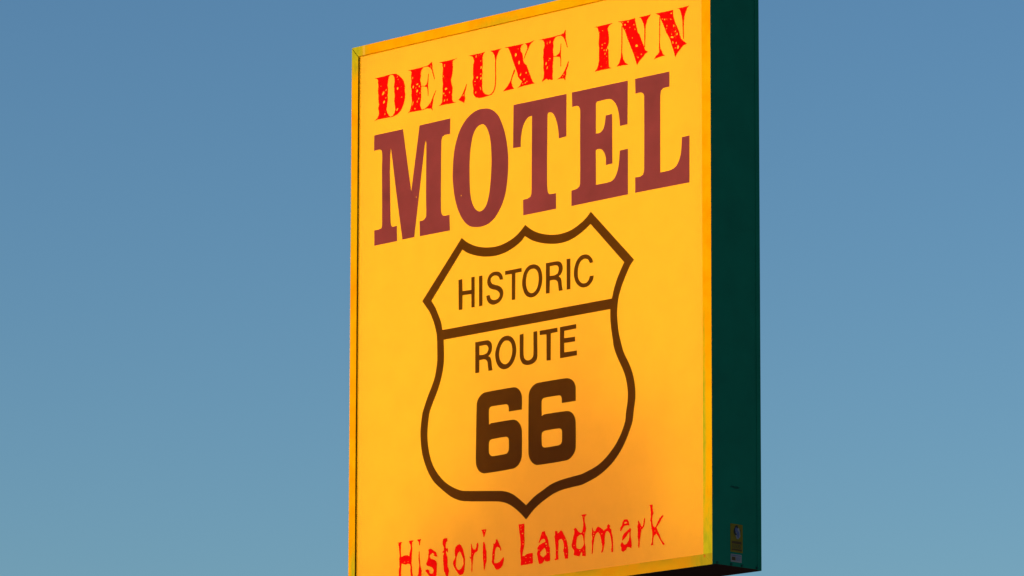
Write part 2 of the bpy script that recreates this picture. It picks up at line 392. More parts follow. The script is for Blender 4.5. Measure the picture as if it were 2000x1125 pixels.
 ([(1063.1,2620.9),(1087.6,2622.0),(1150.7,2620.5),(1199.7,2620.0),(1180.5,2611.9),(1173.5,2599.3),(1175.3,2586.5),(1184.1,2577.6),(1190.1,2556.7),(1192.9,2536.3),(1201.7,2522.5),(1214.6,2514.2),(1220.9,2502.0),(1231.4,2477.9),(1245.4,2448.4),(1259.4,2423.8),(1269.8,2414.7),(1214.1,2414.8),(1175.8,2413.3),(1151.3,2409.7),(1168.8,2418.2),(1177.5,2429.2),(1184.4,2438.1),(1170.4,2450.3),(1157.5,2464.8),(1151.1,2485.7),(1138.8,2512.6),(1128.2,2534.2),(1117.7,2558.4),(1108.8,2582.3),(1096.5,2604.3),(1089.4,2616.7)],
  [],
  [[(1146.5,2569.8),(1140.3,2565.7),(1135.5,2569.2),(1134.9,2575.3),(1137.6,2581.3),(1143.1,2581.9),(1148.2,2578.2)],[(1168.5,2529.8),(1165.1,2524.2),(1160.4,2525.3),(1158.9,2533.2),(1161.1,2541.1),(1165.7,2542.3),(1169.3,2537.9)],[(1176.0,2468.3),(1171.2,2466.3),(1168.2,2467.5),(1169.4,2473.0),(1174.3,2476.7),(1177.6,2476.9),(1178.9,2474.1)],[(1216.0,2473.2),(1212.4,2471.5),(1209.6,2473.2),(1207.6,2476.6),(1210.4,2479.8),(1213.8,2480.1),(1215.5,2477.2)],[(1200.2,2443.3),(1196.5,2439.7),(1194.6,2442.1),(1194.8,2446.3),(1198.2,2450.9),(1200.8,2449.9),(1202.6,2447.9)],[(1211.8,2428.7),(1210.7,2426.5),(1206.0,2425.1),(1202.6,2426.7),(1201.7,2429.1),(1205.9,2430.6),(1210.5,2430.9)],[(1220.4,2431.1),(1217.9,2430.1),(1215.6,2431.2),(1214.3,2433.4),(1216.2,2434.9),(1218.5,2435.2),(1220.8,2433.6)],[(1191.6,2424.5),(1189.7,2423.4),(1187.6,2423.5),(1186.9,2426.4),(1188.8,2428.4),(1191.0,2429.7),(1191.7,2427.0)]]),
 ([(1203.2,2619.9),(1234.6,2619.8),(1269.4,2625.6),(1248.5,2614.5),(1236.3,2604.1),(1226.6,2588.2),(1212.7,2568.0),(1199.9,2547.2),(1195.7,2545.4),(1198.1,2553.0),(1210.3,2575.9),(1220.7,2591.7),(1217.9,2607.1)],
  [],
  []),
 ([(1132.2,2506.2),(1118.2,2481.0),(1105.0,2453.1),(1088.3,2433.3),(1074.3,2423.1),(1053.2,2410.1),(1091.8,2410.3),(1130.3,2411.8),(1118.1,2426.2),(1113.5,2441.8),(1112.7,2451.9),(1120.4,2470.7),(1137.8,2497.8)],
  [],
  []),
 ([(1300.7,2620.5),(1325.0,2621.5),(1377.0,2621.0),(1408.1,2621.3),(1449.6,2623.2),(1466.8,2627.4),(1477.1,2641.3),(1480.6,2639.2),(1479.9,2624.0),(1480.6,2599.1),(1485.4,2581.0),(1494.1,2553.6),(1489.9,2553.8),(1478.9,2582.0),(1472.0,2595.5),(1461.6,2609.6),(1446.1,2618.4),(1415.0,2617.7),(1404.7,2609.0),(1396.1,2595.5),(1397.8,2575.4),(1394.4,2556.1),(1397.9,2533.2),(1397.2,2526.6),(1411.7,2524.8),(1423.8,2529.0),(1435.8,2534.5),(1442.7,2548.3),(1446.8,2579.8),(1450.3,2579.3),(1448.6,2547.3),(1447.6,2525.2),(1449.7,2505.1),(1449.4,2468.0),(1445.2,2468.7),(1444.5,2505.9),(1439.3,2516.1),(1422.1,2520.2),(1397.9,2522.8),(1396.2,2503.7),(1392.7,2479.5),(1394.5,2454.5),(1391.1,2432.7),(1394.6,2412.4),(1380.7,2413.3),(1372.1,2418.4),(1363.4,2416.0),(1349.6,2425.7),(1339.2,2421.1),(1318.4,2414.5),(1330.5,2432.4),(1333.9,2454.2),(1328.7,2479.8),(1330.4,2504.4),(1326.9,2529.8),(1330.3,2554.0),(1328.6,2569.2),(1337.2,2585.2),(1335.4,2602.9),(1326.7,2615.5)],
  [],
  [[(1375.9,2595.8),(1372.8,2591.9),(1370.9,2593.9),(1371.1,2598.9),(1372.9,2604.5),(1375.5,2606.1),(1376.8,2602.6)],[(1378.1,2518.3),(1375.4,2516.8),(1371.7,2516.4),(1368.9,2517.9),(1367.9,2520.2),(1372.3,2520.9),(1376.6,2520.6)],[(1366.4,2510.6),(1365.0,2508.9),(1363.4,2509.9),(1362.9,2512.0),(1364.0,2514.1),(1365.9,2514.0),(1367.3,2512.7)],[(1350.6,2495.4),(1346.3,2491.6),(1343.5,2493.5),(1343.7,2499.3),(1347.0,2505.6),(1350.2,2504.6),(1353.0,2502.6)],[(1356.6,2474.0),(1353.0,2469.1),(1351.6,2472.4),(1351.8,2476.9),(1354.5,2482.5),(1357.7,2483.9),(1359.3,2480.5)]]),
 ([(1496.8,2485.6),(1502.0,2483.1),(1493.4,2458.5),(1483.1,2442.8),(1484.2,2425.4),(1478.0,2411.5),(1479.7,2397.7),(1473.9,2399.8),(1468.7,2406.8),(1446.3,2410.4),(1418.7,2409.0),(1442.9,2417.1),(1463.5,2433.6),(1475.9,2448.9),(1487.9,2469.2)],
  [],
  [[(1470.1,2424.6),(1467.7,2422.5),(1465.1,2422.9),(1465.4,2426.9),(1466.7,2431.2),(1469.5,2430.8),(1470.5,2428.2)],[(1461.5,2415.6),(1459.6,2415.1),(1457.4,2415.4),(1457.4,2417.3),(1458.1,2418.8),(1460.2,2418.9),(1461.6,2417.4)]]),
 ([(1669.1,2622.1),(1689.6,2622.2),(1740.7,2621.9),(1771.3,2621.8),(1795.0,2622.0),(1779.8,2617.9),(1767.9,2610.0),(1760.4,2600.2),(1764.4,2584.7),(1769.5,2559.3),(1767.8,2532.6),(1762.7,2518.7),(1755.9,2507.5),(1766.0,2498.4),(1766.0,2476.3),(1767.7,2446.6),(1767.7,2427.0),(1772.7,2411.4),(1786.3,2407.3),(1754.1,2407.5),(1713.3,2408.1),(1672.5,2407.3),(1686.1,2415.4),(1696.3,2433.5),(1703.1,2457.0),(1701.5,2486.8),(1703.2,2516.0),(1699.8,2541.2),(1703.2,2567.7),(1703.2,2587.4),(1696.4,2605.8),(1691.3,2616.5)],
  [],
  [[(1729.1,2594.6),(1727.5,2593.6),(1725.4,2594.8),(1724.7,2596.3),(1725.1,2598.1),(1727.8,2597.5),(1729.3,2596.1)],[(1745.0,2531.6),(1743.1,2530.3),(1739.6,2531.6),(1738.2,2533.9),(1739.8,2535.6),(1743.2,2534.9),(1745.8,2533.3)],[(1727.8,2526.3),(1724.6,2525.4),(1721.3,2526.1),(1720.0,2529.3),(1722.3,2531.7),(1725.7,2532.0),(1727.2,2529.3)],[(1723.9,2511.3),(1721.9,2509.8),(1719.9,2510.6),(1718.8,2513.3),(1720.5,2516.3),(1722.9,2515.6),(1724.7,2514.2)],[(1739.5,2499.0),(1737.4,2497.0),(1734.3,2497.8),(1734.4,2501.1),(1735.7,2503.5),(1738.4,2503.7),(1740.6,2501.8)],[(1754.9,2495.3),(1751.5,2493.8),(1749.0,2494.6),(1748.4,2498.5),(1750.2,2503.6),(1753.9,2504.2),(1755.7,2500.6)],[(1744.6,2480.1),(1741.9,2478.2),(1739.4,2478.5),(1739.8,2482.7),(1741.5,2486.0),(1744.2,2488.0),(1745.5,2484.8)],[(1755.9,2467.0),(1754.1,2466.2),(1752.6,2466.7),(1751.7,2468.7),(1753.2,2470.6),(1754.9,2470.5),(1756.0,2469.2)],[(1718.4,2423.9),(1716.7,2422.3),(1715.1,2423.4),(1714.9,2425.5),(1715.7,2427.7),(1717.6,2427.6),(1718.6,2426.1)],[(1707.8,2589.5),(1706.6,2588.5),(1705.2,2588.9),(1705.2,2590.7),(1706.0,2592.3),(1707.3,2592.4),(1708.2,2591.3)]]),
 ([(1828.9,2622.1),(1856.0,2620.8),(1906.6,2619.0),(1942.0,2621.8),(1942.0,2609.5),(1947.0,2589.1),(1953.7,2570.8),(1958.7,2550.4),(1970.4,2538.7),(1980.5,2515.1),(1992.2,2491.2),(2002.2,2472.5),(2007.2,2457.0),(2027.2,2445.9),(2010.5,2440.6),(1993.7,2427.4),(1973.5,2413.6),(1961.7,2403.3),(1953.3,2394.8),(1945.0,2415.7),(1936.6,2439.1),(1923.2,2465.7),(1913.1,2486.9),(1901.4,2510.8),(1891.3,2529.6),(1882.9,2553.1),(1872.8,2571.9),(1859.3,2591.3),(1856.0,2606.6),(1849.2,2616.3)],
  [],
  [[(1861.9,2611.2),(1859.6,2610.8),(1857.2,2611.0),(1856.3,2613.4),(1858.1,2614.9),(1860.1,2614.7),(1861.8,2613.5)],[(1898.1,2608.6),(1894.9,2607.3),(1892.2,2608.5),(1891.2,2611.7),(1892.8,2615.5),(1896.5,2615.5),(1898.9,2612.7)],[(1880.3,2597.4),(1875.8,2595.9),(1870.5,2598.2),(1868.3,2601.9),(1871.4,2604.0),(1876.5,2605.0),(1879.6,2601.0)],[(1909.1,2580.6),(1906.8,2579.7),(1904.5,2580.5),(1903.9,2582.7),(1905.2,2584.5),(1907.4,2584.4),(1908.6,2582.8)],[(1936.1,2589.4),(1933.7,2588.0),(1931.5,2589.2),(1930.2,2591.8),(1931.9,2594.6),(1934.7,2594.2),(1936.4,2592.3)],[(1942.4,2566.7),(1940.5,2565.1),(1938.4,2566.5),(1937.6,2568.6),(1938.5,2571.1),(1941.1,2570.4),(1943.5,2569.1)],[(1878.0,2574.9),(1876.3,2574.2),(1874.4,2574.4),(1874.0,2576.5),(1875.0,2578.4),(1877.0,2578.3),(1878.2,2576.9)],[(1925.6,2527.8),(1923.6,2526.9),(1921.0,2527.4),(1920.3,2529.8),(1921.9,2531.4),(1924.3,2531.6),(1926.3,2530.0)],[(1959.9,2484.0),(1954.8,2481.9),(1946.3,2482.3),(1943.3,2487.4),(1944.6,2491.7),(1952.8,2493.4),(1959.0,2488.3)],[(1984.5,2439.8),(1982.2,2438.7),(1979.3,2439.1),(1978.8,2442.0),(1980.6,2443.9),(1983.3,2444.9),(1985.6,2442.6)],[(1964.0,2428.1),(1961.1,2427.4),(1957.8,2427.7),(1957.1,2430.9),(1959.1,2433.0),(1961.8,2432.8),(1964.1,2431.2)]]),
 ([(1852.2,2599.8),(1858.0,2596.4),(1857.9,2540.0),(1855.7,2466.8),(1862.4,2441.2),(1875.9,2419.4),(1896.1,2405.2),(1859.0,2408.2),(1820.1,2408.3),(1837.1,2425.7),(1847.3,2448.5),(1849.7,2472.7),(1851.8,2526.3)],
  [],
  []),
 ([(1967.3,2621.3),(2007.6,2620.7),(2046.2,2621.6),(2031.0,2609.5),(2021.0,2596.5),(2012.5,2575.8),(2009.8,2559.2),(2009.4,2525.0),(2006.9,2471.7),(2001.8,2472.5),(2002.3,2521.3),(2002.1,2560.5),(1997.4,2583.2),(1987.4,2602.0),(1977.4,2615.9)],
  [],
  []),
 ([(2074.6,2621.3),(2101.4,2619.8),(2151.4,2618.8),(2191.4,2619.4),(2189.6,2602.7),(2192.9,2585.1),(2201.1,2561.8),(2214.3,2537.7),(2227.5,2513.7),(2235.7,2488.0),(2240.6,2475.1),(2257.1,2460.3),(2278.6,2444.6),(2253.7,2439.0),(2237.1,2424.7),(2220.5,2412.8),(2210.5,2402.3),(2202.1,2392.7),(2193.9,2419.5),(2184.0,2443.0),(2172.5,2474.0),(2161.0,2495.4),(2144.4,2517.6),(2134.5,2541.1),(2121.2,2567.7),(2107.9,2589.4),(2101.3,2607.6)],
  [],
  [[(2181.2,2602.6),(2178.5,2601.4),(2174.7,2602.2),(2173.0,2605.6),(2175.4,2608.2),(2179.4,2607.9),(2182.8,2605.5)],[(2122.7,2585.1),(2120.0,2584.9),(2117.3,2585.3),(2116.1,2587.7),(2117.8,2589.4),(2120.5,2589.1),(2122.9,2587.5)],[(2137.8,2580.7),(2135.4,2578.4),(2131.5,2580.4),(2129.9,2583.5),(2131.9,2586.0),(2135.9,2585.7),(2138.5,2583.2)],[(2177.0,2574.4),(2174.9,2573.4),(2172.8,2574.4),(2171.0,2576.6),(2172.6,2579.0),(2175.7,2578.7),(2177.3,2576.6)],[(2151.4,2549.0),(2149.3,2546.5),(2147.2,2547.9),(2147.0,2551.0),(2148.4,2554.4),(2150.8,2554.3),(2151.8,2552.1)],[(2198.1,2540.9),(2194.9,2538.3),(2190.4,2539.9),(2190.3,2544.1),(2191.8,2547.8),(2195.8,2546.9),(2199.1,2544.7)],[(2147.5,2536.4),(2146.2,2535.4),(2144.4,2535.6),(2144.4,2537.7),(2145.2,2539.5),(2146.9,2539.6),(2148.5,2538.4)],[(2207.3,2512.6),(2204.2,2511.1),(2200.9,2511.3),(2200.6,2515.5),(2202.9,2518.2),(2205.7,2518.8),(2208.2,2516.8)],[(2218.4,2496.1),(2214.3,2494.3),(2210.9,2494.4),(2211.2,2500.1),(2213.3,2506.0),(2216.8,2505.4),(2219.6,2503.1)],[(2192.9,2487.6),(2187.2,2485.4),(2178.8,2487.3),(2173.4,2491.4),(2175.6,2495.3),(2184.2,2494.1),(2191.0,2491.7)],[(2182.1,2503.4),(2180.3,2501.8),(2178.1,2502.5),(2177.8,2505.2),(2179.0,2507.9),(2181.2,2507.3),(2182.5,2505.8)],[(2191.4,2462.5),(2191.0,2458.6),(2188.6,2457.7),(2185.0,2462.9),(2184.3,2468.7),(2185.7,2472.0),(2189.4,2468.1)],[(2211.8,2455.7),(2208.7,2454.0),(2206.1,2454.5),(2206.1,2458.6),(2207.6,2463.3),(2211.1,2464.0),(2213.2,2460.8)],[(2225.7,2432.3),(2220.1,2428.4),(2216.2,2431.5),(2215.2,2437.5),(2218.2,2444.5),(2223.8,2446.0),(2227.1,2440.6)],[(2205.5,2434.9),(2204.0,2433.8),(2202.0,2433.9),(2202.0,2436.3),(2202.9,2438.5),(2204.9,2438.7),(2206.5,2437.2)]]),
 ([(2100.3,2600.4),(2106.0,2597.0),(2105.1,2533.8),(2104.2,2473.0),(2106.5,2448.2),(2114.1,2439.7),(2124.1,2418.6),(2135.7,2410.7),(2100.7,2409.7),(2063.9,2403.5),(2079.0,2419.8),(2090.7,2424.0),(2099.1,2434.8),(2097.5,2461.9),(2100.0,2510.2)],
  [],
  []),
 ([(2218.0,2621.1),(2251.1,2620.4),(2294.2,2622.2),(2280.9,2611.8),(2272.6,2596.2),(2263.2,2575.8),(2259.8,2552.1),(2258.6,2508.6),(2258.5,2469.7),(2253.2,2470.6),(2252.7,2509.5),(2250.2,2553.7),(2246.0,2578.7),(2237.8,2604.4),(2231.2,2616.4)],
  [],
  []),
]
MOTEL = [
 ([(153.3,2332.0),(357.5,2332.2),(418.6,2016.0),(475.2,2332.5),(690.6,2334.4),(689.2,2258.4),(653.5,2258.8),(635.6,2252.7),(628.6,2231.2),(627.3,1970.3),(628.9,1894.9),(632.6,1875.6),(641.6,1865.1),(655.8,1862.8),(687.9,1862.8),(690.2,1786.3),(480.8,1786.7),(478.5,1861.0),(505.5,1862.3),(519.8,1872.8),(525.1,1884.6),(522.6,1985.4),(523.0,2237.0),(519.0,2251.5),(513.7,2238.4),(474.0,1992.4),(441.2,1788.4),(358.2,1787.3),(314.7,2015.3),(278.5,2223.0),(272.8,2250.5),(269.4,2224.4),(266.4,2143.8),(269.2,2021.9),(274.1,1882.3),(281.5,1863.6),(292.4,1859.5),(317.8,1861.5),(320.2,1785.6),(158.4,1784.7),(157.7,1860.7),(190.5,1861.1),(208.7,1864.9),(213.0,1878.2),(211.6,2030.2),(209.8,2157.2),(210.9,2233.1),(207.2,2246.4),(197.9,2254.9),(176.0,2256.6),(152.2,2255.8)],
  [],
  [[(456.3,1981.4),(454.5,1980.1),(452.3,1981.0),(451.9,1983.0),(452.9,1984.6),(455.3,1985.2),(457.0,1983.4)]]),
 ([(937.3,2345.0),(887.8,2347.2),(848.9,2338.1),(813.5,2321.0),(781.7,2294.6),(756.9,2264.5),(735.8,2222.5),(721.7,2182.0),(713.1,2133.2),(709.8,2083.5),(708.3,2046.2),(712.0,2008.1),(717.6,1969.8),(726.7,1931.0),(741.1,1891.4),(759.1,1856.4),(780.5,1826.0),(809.0,1799.5),(837.4,1784.4),(876.3,1776.4),(915.0,1774.7),(950.2,1779.7),(978.3,1790.6),(1006.3,1809.0),(1034.2,1839.7),(1055.1,1871.5),(1070.7,1906.4),(1081.1,1947.0),(1087.9,1990.7),(1091.3,2039.8),(1091.1,2089.5),(1085.7,2132.5),(1076.8,2176.1),(1064.4,2217.8),(1046.7,2257.8),(1025.5,2293.5),(997.3,2320.3),(969.1,2336.6)],
  [[(911.1,2272.3),(884.6,2267.6),(863.5,2250.8),(845.9,2221.0),(835.5,2182.5),(828.6,2141.0),(826.0,2091.4),(825.5,2041.5),(827.5,1991.3),(831.3,1948.4),(840.3,1909.7),(854.6,1880.2),(872.3,1860.3),(895.3,1849.6),(918.2,1853.8),(939.3,1870.6),(953.2,1898.5),(963.6,1934.3),(970.5,1983.0),(974.9,2032.1),(977.1,2081.5),(975.2,2131.6),(971.5,2169.6),(964.3,2203.1),(953.6,2232.1),(937.7,2257.0),(923.5,2269.2)]],
  [[(771.5,1943.3),(769.4,1941.8),(767.3,1942.9),(766.5,1945.2),(767.9,1947.2),(770.4,1947.8),(771.5,1945.6)]]),
 ([(1127.1,2332.6),(1485.6,2330.3),(1484.4,2126.9),(1434.9,2123.6),(1430.7,2164.6),(1422.4,2200.4),(1405.1,2237.6),(1384.4,2256.6),(1363.7,2258.8),(1358.2,2249.8),(1355.1,1963.9),(1357.3,1894.6),(1362.2,1874.2),(1371.1,1864.6),(1415.9,1863.1),(1416.0,1788.9),(1194.8,1788.3),(1193.2,1864.0),(1222.4,1864.8),(1243.2,1871.7),(1250.1,1890.4),(1251.3,1979.1),(1252.8,2261.0),(1228.4,2257.3),(1204.1,2238.7),(1186.8,2206.6),(1178.5,2163.2),(1175.9,2121.5),(1124.2,2124.3)],
  [],
  []),
 ([(1522.0,2331.5),(1892.6,2330.2),(1890.9,2123.0),(1841.7,2121.7),(1837.0,2161.5),(1828.3,2201.9),(1811.4,2233.8),(1784.4,2257.6),(1757.3,2262.8),(1689.4,2261.6),(1682.6,2253.8),(1681.1,2109.4),(1709.7,2110.0),(1730.1,2124.0),(1740.3,2146.9),(1747.1,2186.0),(1789.7,2187.3),(1790.8,1951.2),(1748.2,1949.2),(1746.9,1984.6),(1736.7,2010.5),(1719.8,2027.7),(1699.4,2033.2),(1681.1,2031.1),(1682.4,1864.6),(1777.2,1865.5),(1804.2,1878.6),(1824.5,1909.7),(1834.7,1952.1),(1840.1,2004.9),(1893.3,2005.7),(1892.9,1788.9),(1518.8,1787.0),(1518.8,1860.5),(1553.0,1863.8),(1572.1,1873.3),(1576.9,1892.2),(1576.8,2176.8),(1577.5,2235.7),(1570.0,2254.1),(1556.3,2262.1),(1523.4,2261.3)],
  [],
  []),
 ([(1941.1,2330.8),(2165.0,2330.4),(2164.8,2259.0),(2126.8,2257.7),(2110.2,2248.2),(2105.4,2222.2),(2104.2,1861.4),(2171.9,1863.5),(2205.1,1875.5),(2225.0,1899.1),(2238.4,1935.7),(2245.3,2007.0),(2293.5,2008.4),(2292.5,1788.0),(1940.5,1789.3),(1940.7,1862.5),(1972.2,1861.3),(1992.3,1868.1),(1999.0,1888.9),(1999.9,2238.7),(1993.2,2254.3),(1976.5,2260.4),(1942.9,2259.8)],
  [],
  []),
]
HISTORIC = [
 ([(751.9,1536.7),(777.8,1537.7),(779.9,1479.1),(840.6,1477.2),(840.3,1538.0),(863.3,1538.1),(863.9,1390.4),(842.1,1390.8),(840.7,1456.9),(780.0,1458.4),(779.3,1389.8),(753.8,1390.7)],
  [],
  []),
 ([(893.2,1537.1),(916.8,1536.4),(917.4,1390.4),(893.9,1389.8)],
  [],
  []),
 ([(1036.1,1499.4),(1030.1,1512.6),(1019.6,1520.6),(1003.8,1524.7),(986.3,1522.1),(974.1,1513.9),(974.1,1501.5),(983.0,1488.0),(1000.5,1480.7),(1021.5,1474.2),(1042.5,1464.0),(1056.5,1448.6),(1060.1,1433.3),(1056.7,1416.5),(1044.5,1400.9),(1025.3,1389.8),(997.4,1384.9),(976.3,1388.9),(958.8,1399.8),(948.2,1416.0),(943.9,1435.1),(966.4,1435.4),(974.5,1417.5),(986.8,1409.7),(1004.3,1406.7),(1021.8,1410.0),(1034.0,1419.5),(1036.4,1431.5),(1028.6,1442.4),(1011.1,1453.4),(986.6,1460.3),(965.5,1470.5),(953.2,1485.8),(949.6,1499.9),(953.0,1516.7),(965.3,1532.4),(982.8,1541.2),(1003.8,1543.3),(1028.3,1539.2),(1045.8,1527.7),(1054.6,1513.0),(1058.1,1498.9)],
  [],
  []),
 ([(1072.0,1536.5),(1184.0,1537.4),(1184.1,1518.2),(1141.7,1518.0),(1141.0,1390.7),(1117.7,1390.8),(1117.3,1516.9),(1072.0,1518.0)],
  [],
  []),
 ([(1261.3,1543.0),(1237.0,1541.3),(1216.3,1530.6),(1199.0,1510.8),(1190.4,1484.9),(1187.7,1460.7),(1192.2,1438.0),(1202.7,1414.5),(1220.1,1396.2),(1244.3,1386.9),(1268.5,1387.4),(1292.6,1397.7),(1309.8,1417.5),(1320.8,1443.0),(1324.2,1469.5),(1320.7,1494.4),(1311.4,1516.5),(1295.8,1532.1),(1278.5,1539.9)],
  [[(1257.8,1522.5),(1240.5,1520.0),(1226.7,1509.5),(1218.1,1493.5),(1213.7,1472.0),(1214.7,1449.7),(1221.7,1429.2),(1233.9,1414.0),(1249.4,1407.1),(1266.7,1408.5),(1282.2,1418.7),(1292.6,1434.5),(1298.7,1455.7),(1299.4,1477.7),(1295.2,1497.9),(1285.5,1512.7),(1271.7,1520.7)]],
  []),
 ([(1348.2,1537.3),(1423.1,1536.4),(1443.7,1530.4),(1455.7,1517.8),(1460.9,1500.0),(1457.5,1483.4),(1447.2,1470.1),(1433.5,1463.4),(1447.2,1453.0),(1452.4,1440.1),(1455.8,1412.8),(1461.0,1392.6),(1435.3,1393.0),(1431.8,1413.5),(1428.4,1433.5),(1419.8,1444.4),(1402.6,1450.4),(1374.5,1451.0),(1372.8,1390.8),(1348.4,1391.6)],
  [[(1374.4,1519.0),(1374.5,1472.5),(1406.1,1471.9),(1426.6,1477.7),(1434.2,1493.8),(1431.7,1508.8),(1423.2,1516.1),(1406.0,1518.9)]],
  []),
 ([(1486.5,1538.1),(1512.1,1537.5),(1512.2,1391.9),(1487.6,1391.9)],
  [],
  []),
 ([(1663.5,1498.9),(1641.5,1497.5),(1634.7,1510.6),(1624.5,1519.2),(1610.9,1522.3),(1593.9,1521.0),(1578.6,1512.1),(1566.7,1493.0),(1561.6,1469.3),(1562.6,1444.8),(1570.1,1426.8),(1583.7,1412.8),(1600.7,1406.9),(1619.4,1408.5),(1633.0,1418.4),(1642.2,1436.6),(1666.9,1435.7),(1661.8,1416.9),(1648.2,1401.7),(1627.9,1389.9),(1600.7,1387.4),(1580.3,1392.6),(1559.9,1406.2),(1544.6,1425.3),(1536.1,1453.3),(1536.0,1477.6),(1542.9,1501.1),(1556.5,1523.6),(1580.3,1539.9),(1604.1,1544.0),(1627.9,1539.5),(1648.3,1525.7),(1658.5,1512.2)],
  [],
  []),
]
ROUTE = [
 ([(869.0,1220.0),(952.5,1219.3),(970.0,1212.2),(980.6,1199.8),(984.2,1182.1),(980.7,1162.8),(970.3,1149.4),(958.1,1142.3),(972.1,1134.4),(979.2,1118.7),(982.7,1096.2),(987.4,1071.0),(960.1,1070.7),(955.8,1094.6),(952.9,1114.6),(944.1,1125.5),(928.4,1130.4),(897.5,1130.1),(897.0,1071.0),(869.7,1070.7)],
  [[(897.2,1197.9),(897.4,1154.8),(928.3,1153.4),(949.3,1158.1),(959.0,1172.9),(957.9,1185.4),(949.1,1195.1),(935.1,1198.1)]],
  []),
 ([(1092.1,1223.8),(1067.8,1223.2),(1046.9,1216.0),(1027.8,1198.7),(1013.9,1175.9),(1006.0,1149.8),(1007.1,1127.6),(1014.1,1104.6),(1026.4,1085.9),(1043.9,1072.7),(1064.8,1065.9),(1089.2,1067.1),(1110.0,1075.5),(1127.3,1090.6),(1139.4,1108.7),(1147.3,1132.2),(1148.6,1154.1),(1144.4,1176.7),(1133.9,1197.6),(1116.5,1214.5)],
  [[(1081.8,1201.7),(1064.4,1199.0),(1050.5,1188.5),(1039.4,1172.7),(1033.2,1151.3),(1033.2,1131.7),(1038.5,1113.8),(1049.0,1100.2),(1064.7,1090.9),(1082.1,1089.3),(1097.8,1096.7),(1109.9,1109.9),(1118.5,1128.4),(1121.9,1147.6),(1120.1,1167.4),(1113.1,1185.5),(1099.2,1197.1)]],
  []),
 ([(1172.0,1218.5),(1198.0,1220.1),(1198.2,1125.8),(1201.8,1105.8),(1210.4,1094.9),(1224.3,1088.8),(1241.5,1089.1),(1257.0,1096.5),(1264.9,1112.6),(1264.7,1220.2),(1290.2,1220.6),(1291.5,1104.4),(1286.3,1085.5),(1270.9,1072.8),(1248.5,1067.0),(1220.9,1066.8),(1200.1,1073.0),(1184.5,1085.9),(1174.1,1106.8),(1172.3,1129.1)],
  [],
  []),
 ([(1306.7,1219.7),(1426.2,1219.6),(1426.2,1199.1),(1381.7,1197.9),(1380.8,1070.1),(1353.4,1071.8),(1352.2,1196.8),(1307.5,1198.8)],
  [],
  []),
 ([(1442.3,1219.5),(1550.4,1220.7),(1551.5,1199.4),(1471.4,1198.2),(1470.7,1163.5),(1543.0,1161.6),(1543.7,1139.7),(1471.4,1140.3),(1471.4,1096.1),(1554.9,1094.6),(1555.9,1071.9),(1443.5,1071.6)],
  [],
  []),
]
SHIELD = [
 ([(772.8,1738.1),(813.7,1710.3),(873.2,1684.2),(940.8,1668.9),(1008.2,1663.8),(1075.3,1672.3),(1142.2,1694.5),(1183.9,1721.2),(1208.0,1740.6),(1252.8,1710.2),(1306.3,1686.9),(1377.4,1669.4),(1448.2,1664.0),(1518.7,1673.0),(1580.3,1695.9),(1619.8,1718.6),(1647.8,1741.7),(1932.3,1475.0),(1906.4,1450.6),(1876.1,1404.8),(1850.1,1358.5),(1831.0,1311.2),(1822.3,1262.5),(1822.2,1212.8),(1830.8,1149.5),(1845.4,1098.0),(1862.1,1051.6),(1882.1,1017.3),(1906.1,976.9),(1926.0,928.4),(1937.9,875.1),(1939.3,823.2),(1929.6,772.6),(1922.0,723.8),(1909.5,692.5),(1888.7,653.2),(1863.7,614.4),(1834.6,579.0),(1797.1,544.4),(1759.5,518.8),(1717.8,496.6),(1675.9,480.3),(1634.0,468.5),(1592.0,458.2),(1558.3,455.2),(1521.7,453.2),(1453.8,447.2),(1393.3,433.4),(1325.0,405.8),(1271.7,376.6),(1216.9,333.9),(1181.0,365.6),(1144.1,392.8),(1107.2,414.9),(1070.2,429.2),(1025.8,439.1),(802.1,464.1),(757.1,474.7),(704.3,497.2),(651.3,531.7),(590.5,577.7),(552.3,624.0),(521.5,680.2),(502.1,735.1),(492.5,804.9),(493.6,857.6),(504.6,919.8),(515.4,945.7),(540.8,996.3),(570.4,1046.3),(591.5,1091.4),(605.6,1155.1),(606.1,1214.7),(603.1,1281.6),(594.3,1318.6),(576.9,1362.6),(550.9,1407.8),(524.9,1438.2),(500.6,1467.1)],
  [[(778.2,1681.1),(814.0,1659.5),(873.4,1638.3),(941.0,1624.3),(1008.4,1619.8),(1075.5,1626.7),(1142.4,1647.1),(1184.0,1667.9),(1205.5,1687.0),(1252.9,1660.7),(1306.4,1641.3),(1377.4,1625.8),(1448.2,1619.8),(1518.8,1627.7),(1580.3,1648.7),(1615.4,1665.8),(1646.0,1683.5),(1867.6,1471.4),(1845.9,1440.0),(1819.9,1396.8),(1799.9,1352.7),(1786.9,1310.8),(641.4,1308.4),(632.6,1343.5),(615.3,1381.6),(589.3,1426.8),(563.4,1460.1)],[(1776.4,1262.3),(1776.3,1218.7),(1782.3,1168.1),(1793.5,1110.8),(1797.8,1085.7),(1813.8,1046.0),(1833.9,1008.9),(1857.9,968.4),(1877.9,922.7),(1889.8,863.7),(1888.1,812.1),(1877.6,761.5),(1874.3,729.3),(1861.8,698.0),(1843.0,664.4),(1813.8,626.0),(1780.5,594.0),(1747.1,567.9),(1709.4,545.3),(1671.8,530.1),(1629.8,518.3),(1587.8,508.0),(1558.3,505.2),(1521.7,502.4),(1446.2,494.6),(1385.6,482.5),(1332.5,461.4),(1271.6,435.7),(1216.7,401.2),(1173.5,433.7),(1129.2,461.8),(1084.8,479.5),(1040.4,488.0),(801.9,513.8),(764.3,522.1),(711.6,543.5),(658.6,575.5),(613.0,617.3),(578.6,663.3),(555.5,718.5),(542.1,783.4),(541.0,836.3),(550.4,903.9),(558.3,928.7),(579.5,967.8),(609.0,1017.8),(634.3,1074.2),(650.9,1137.6),(653.2,1196.9),(650.2,1259.8)]],
  []),
]
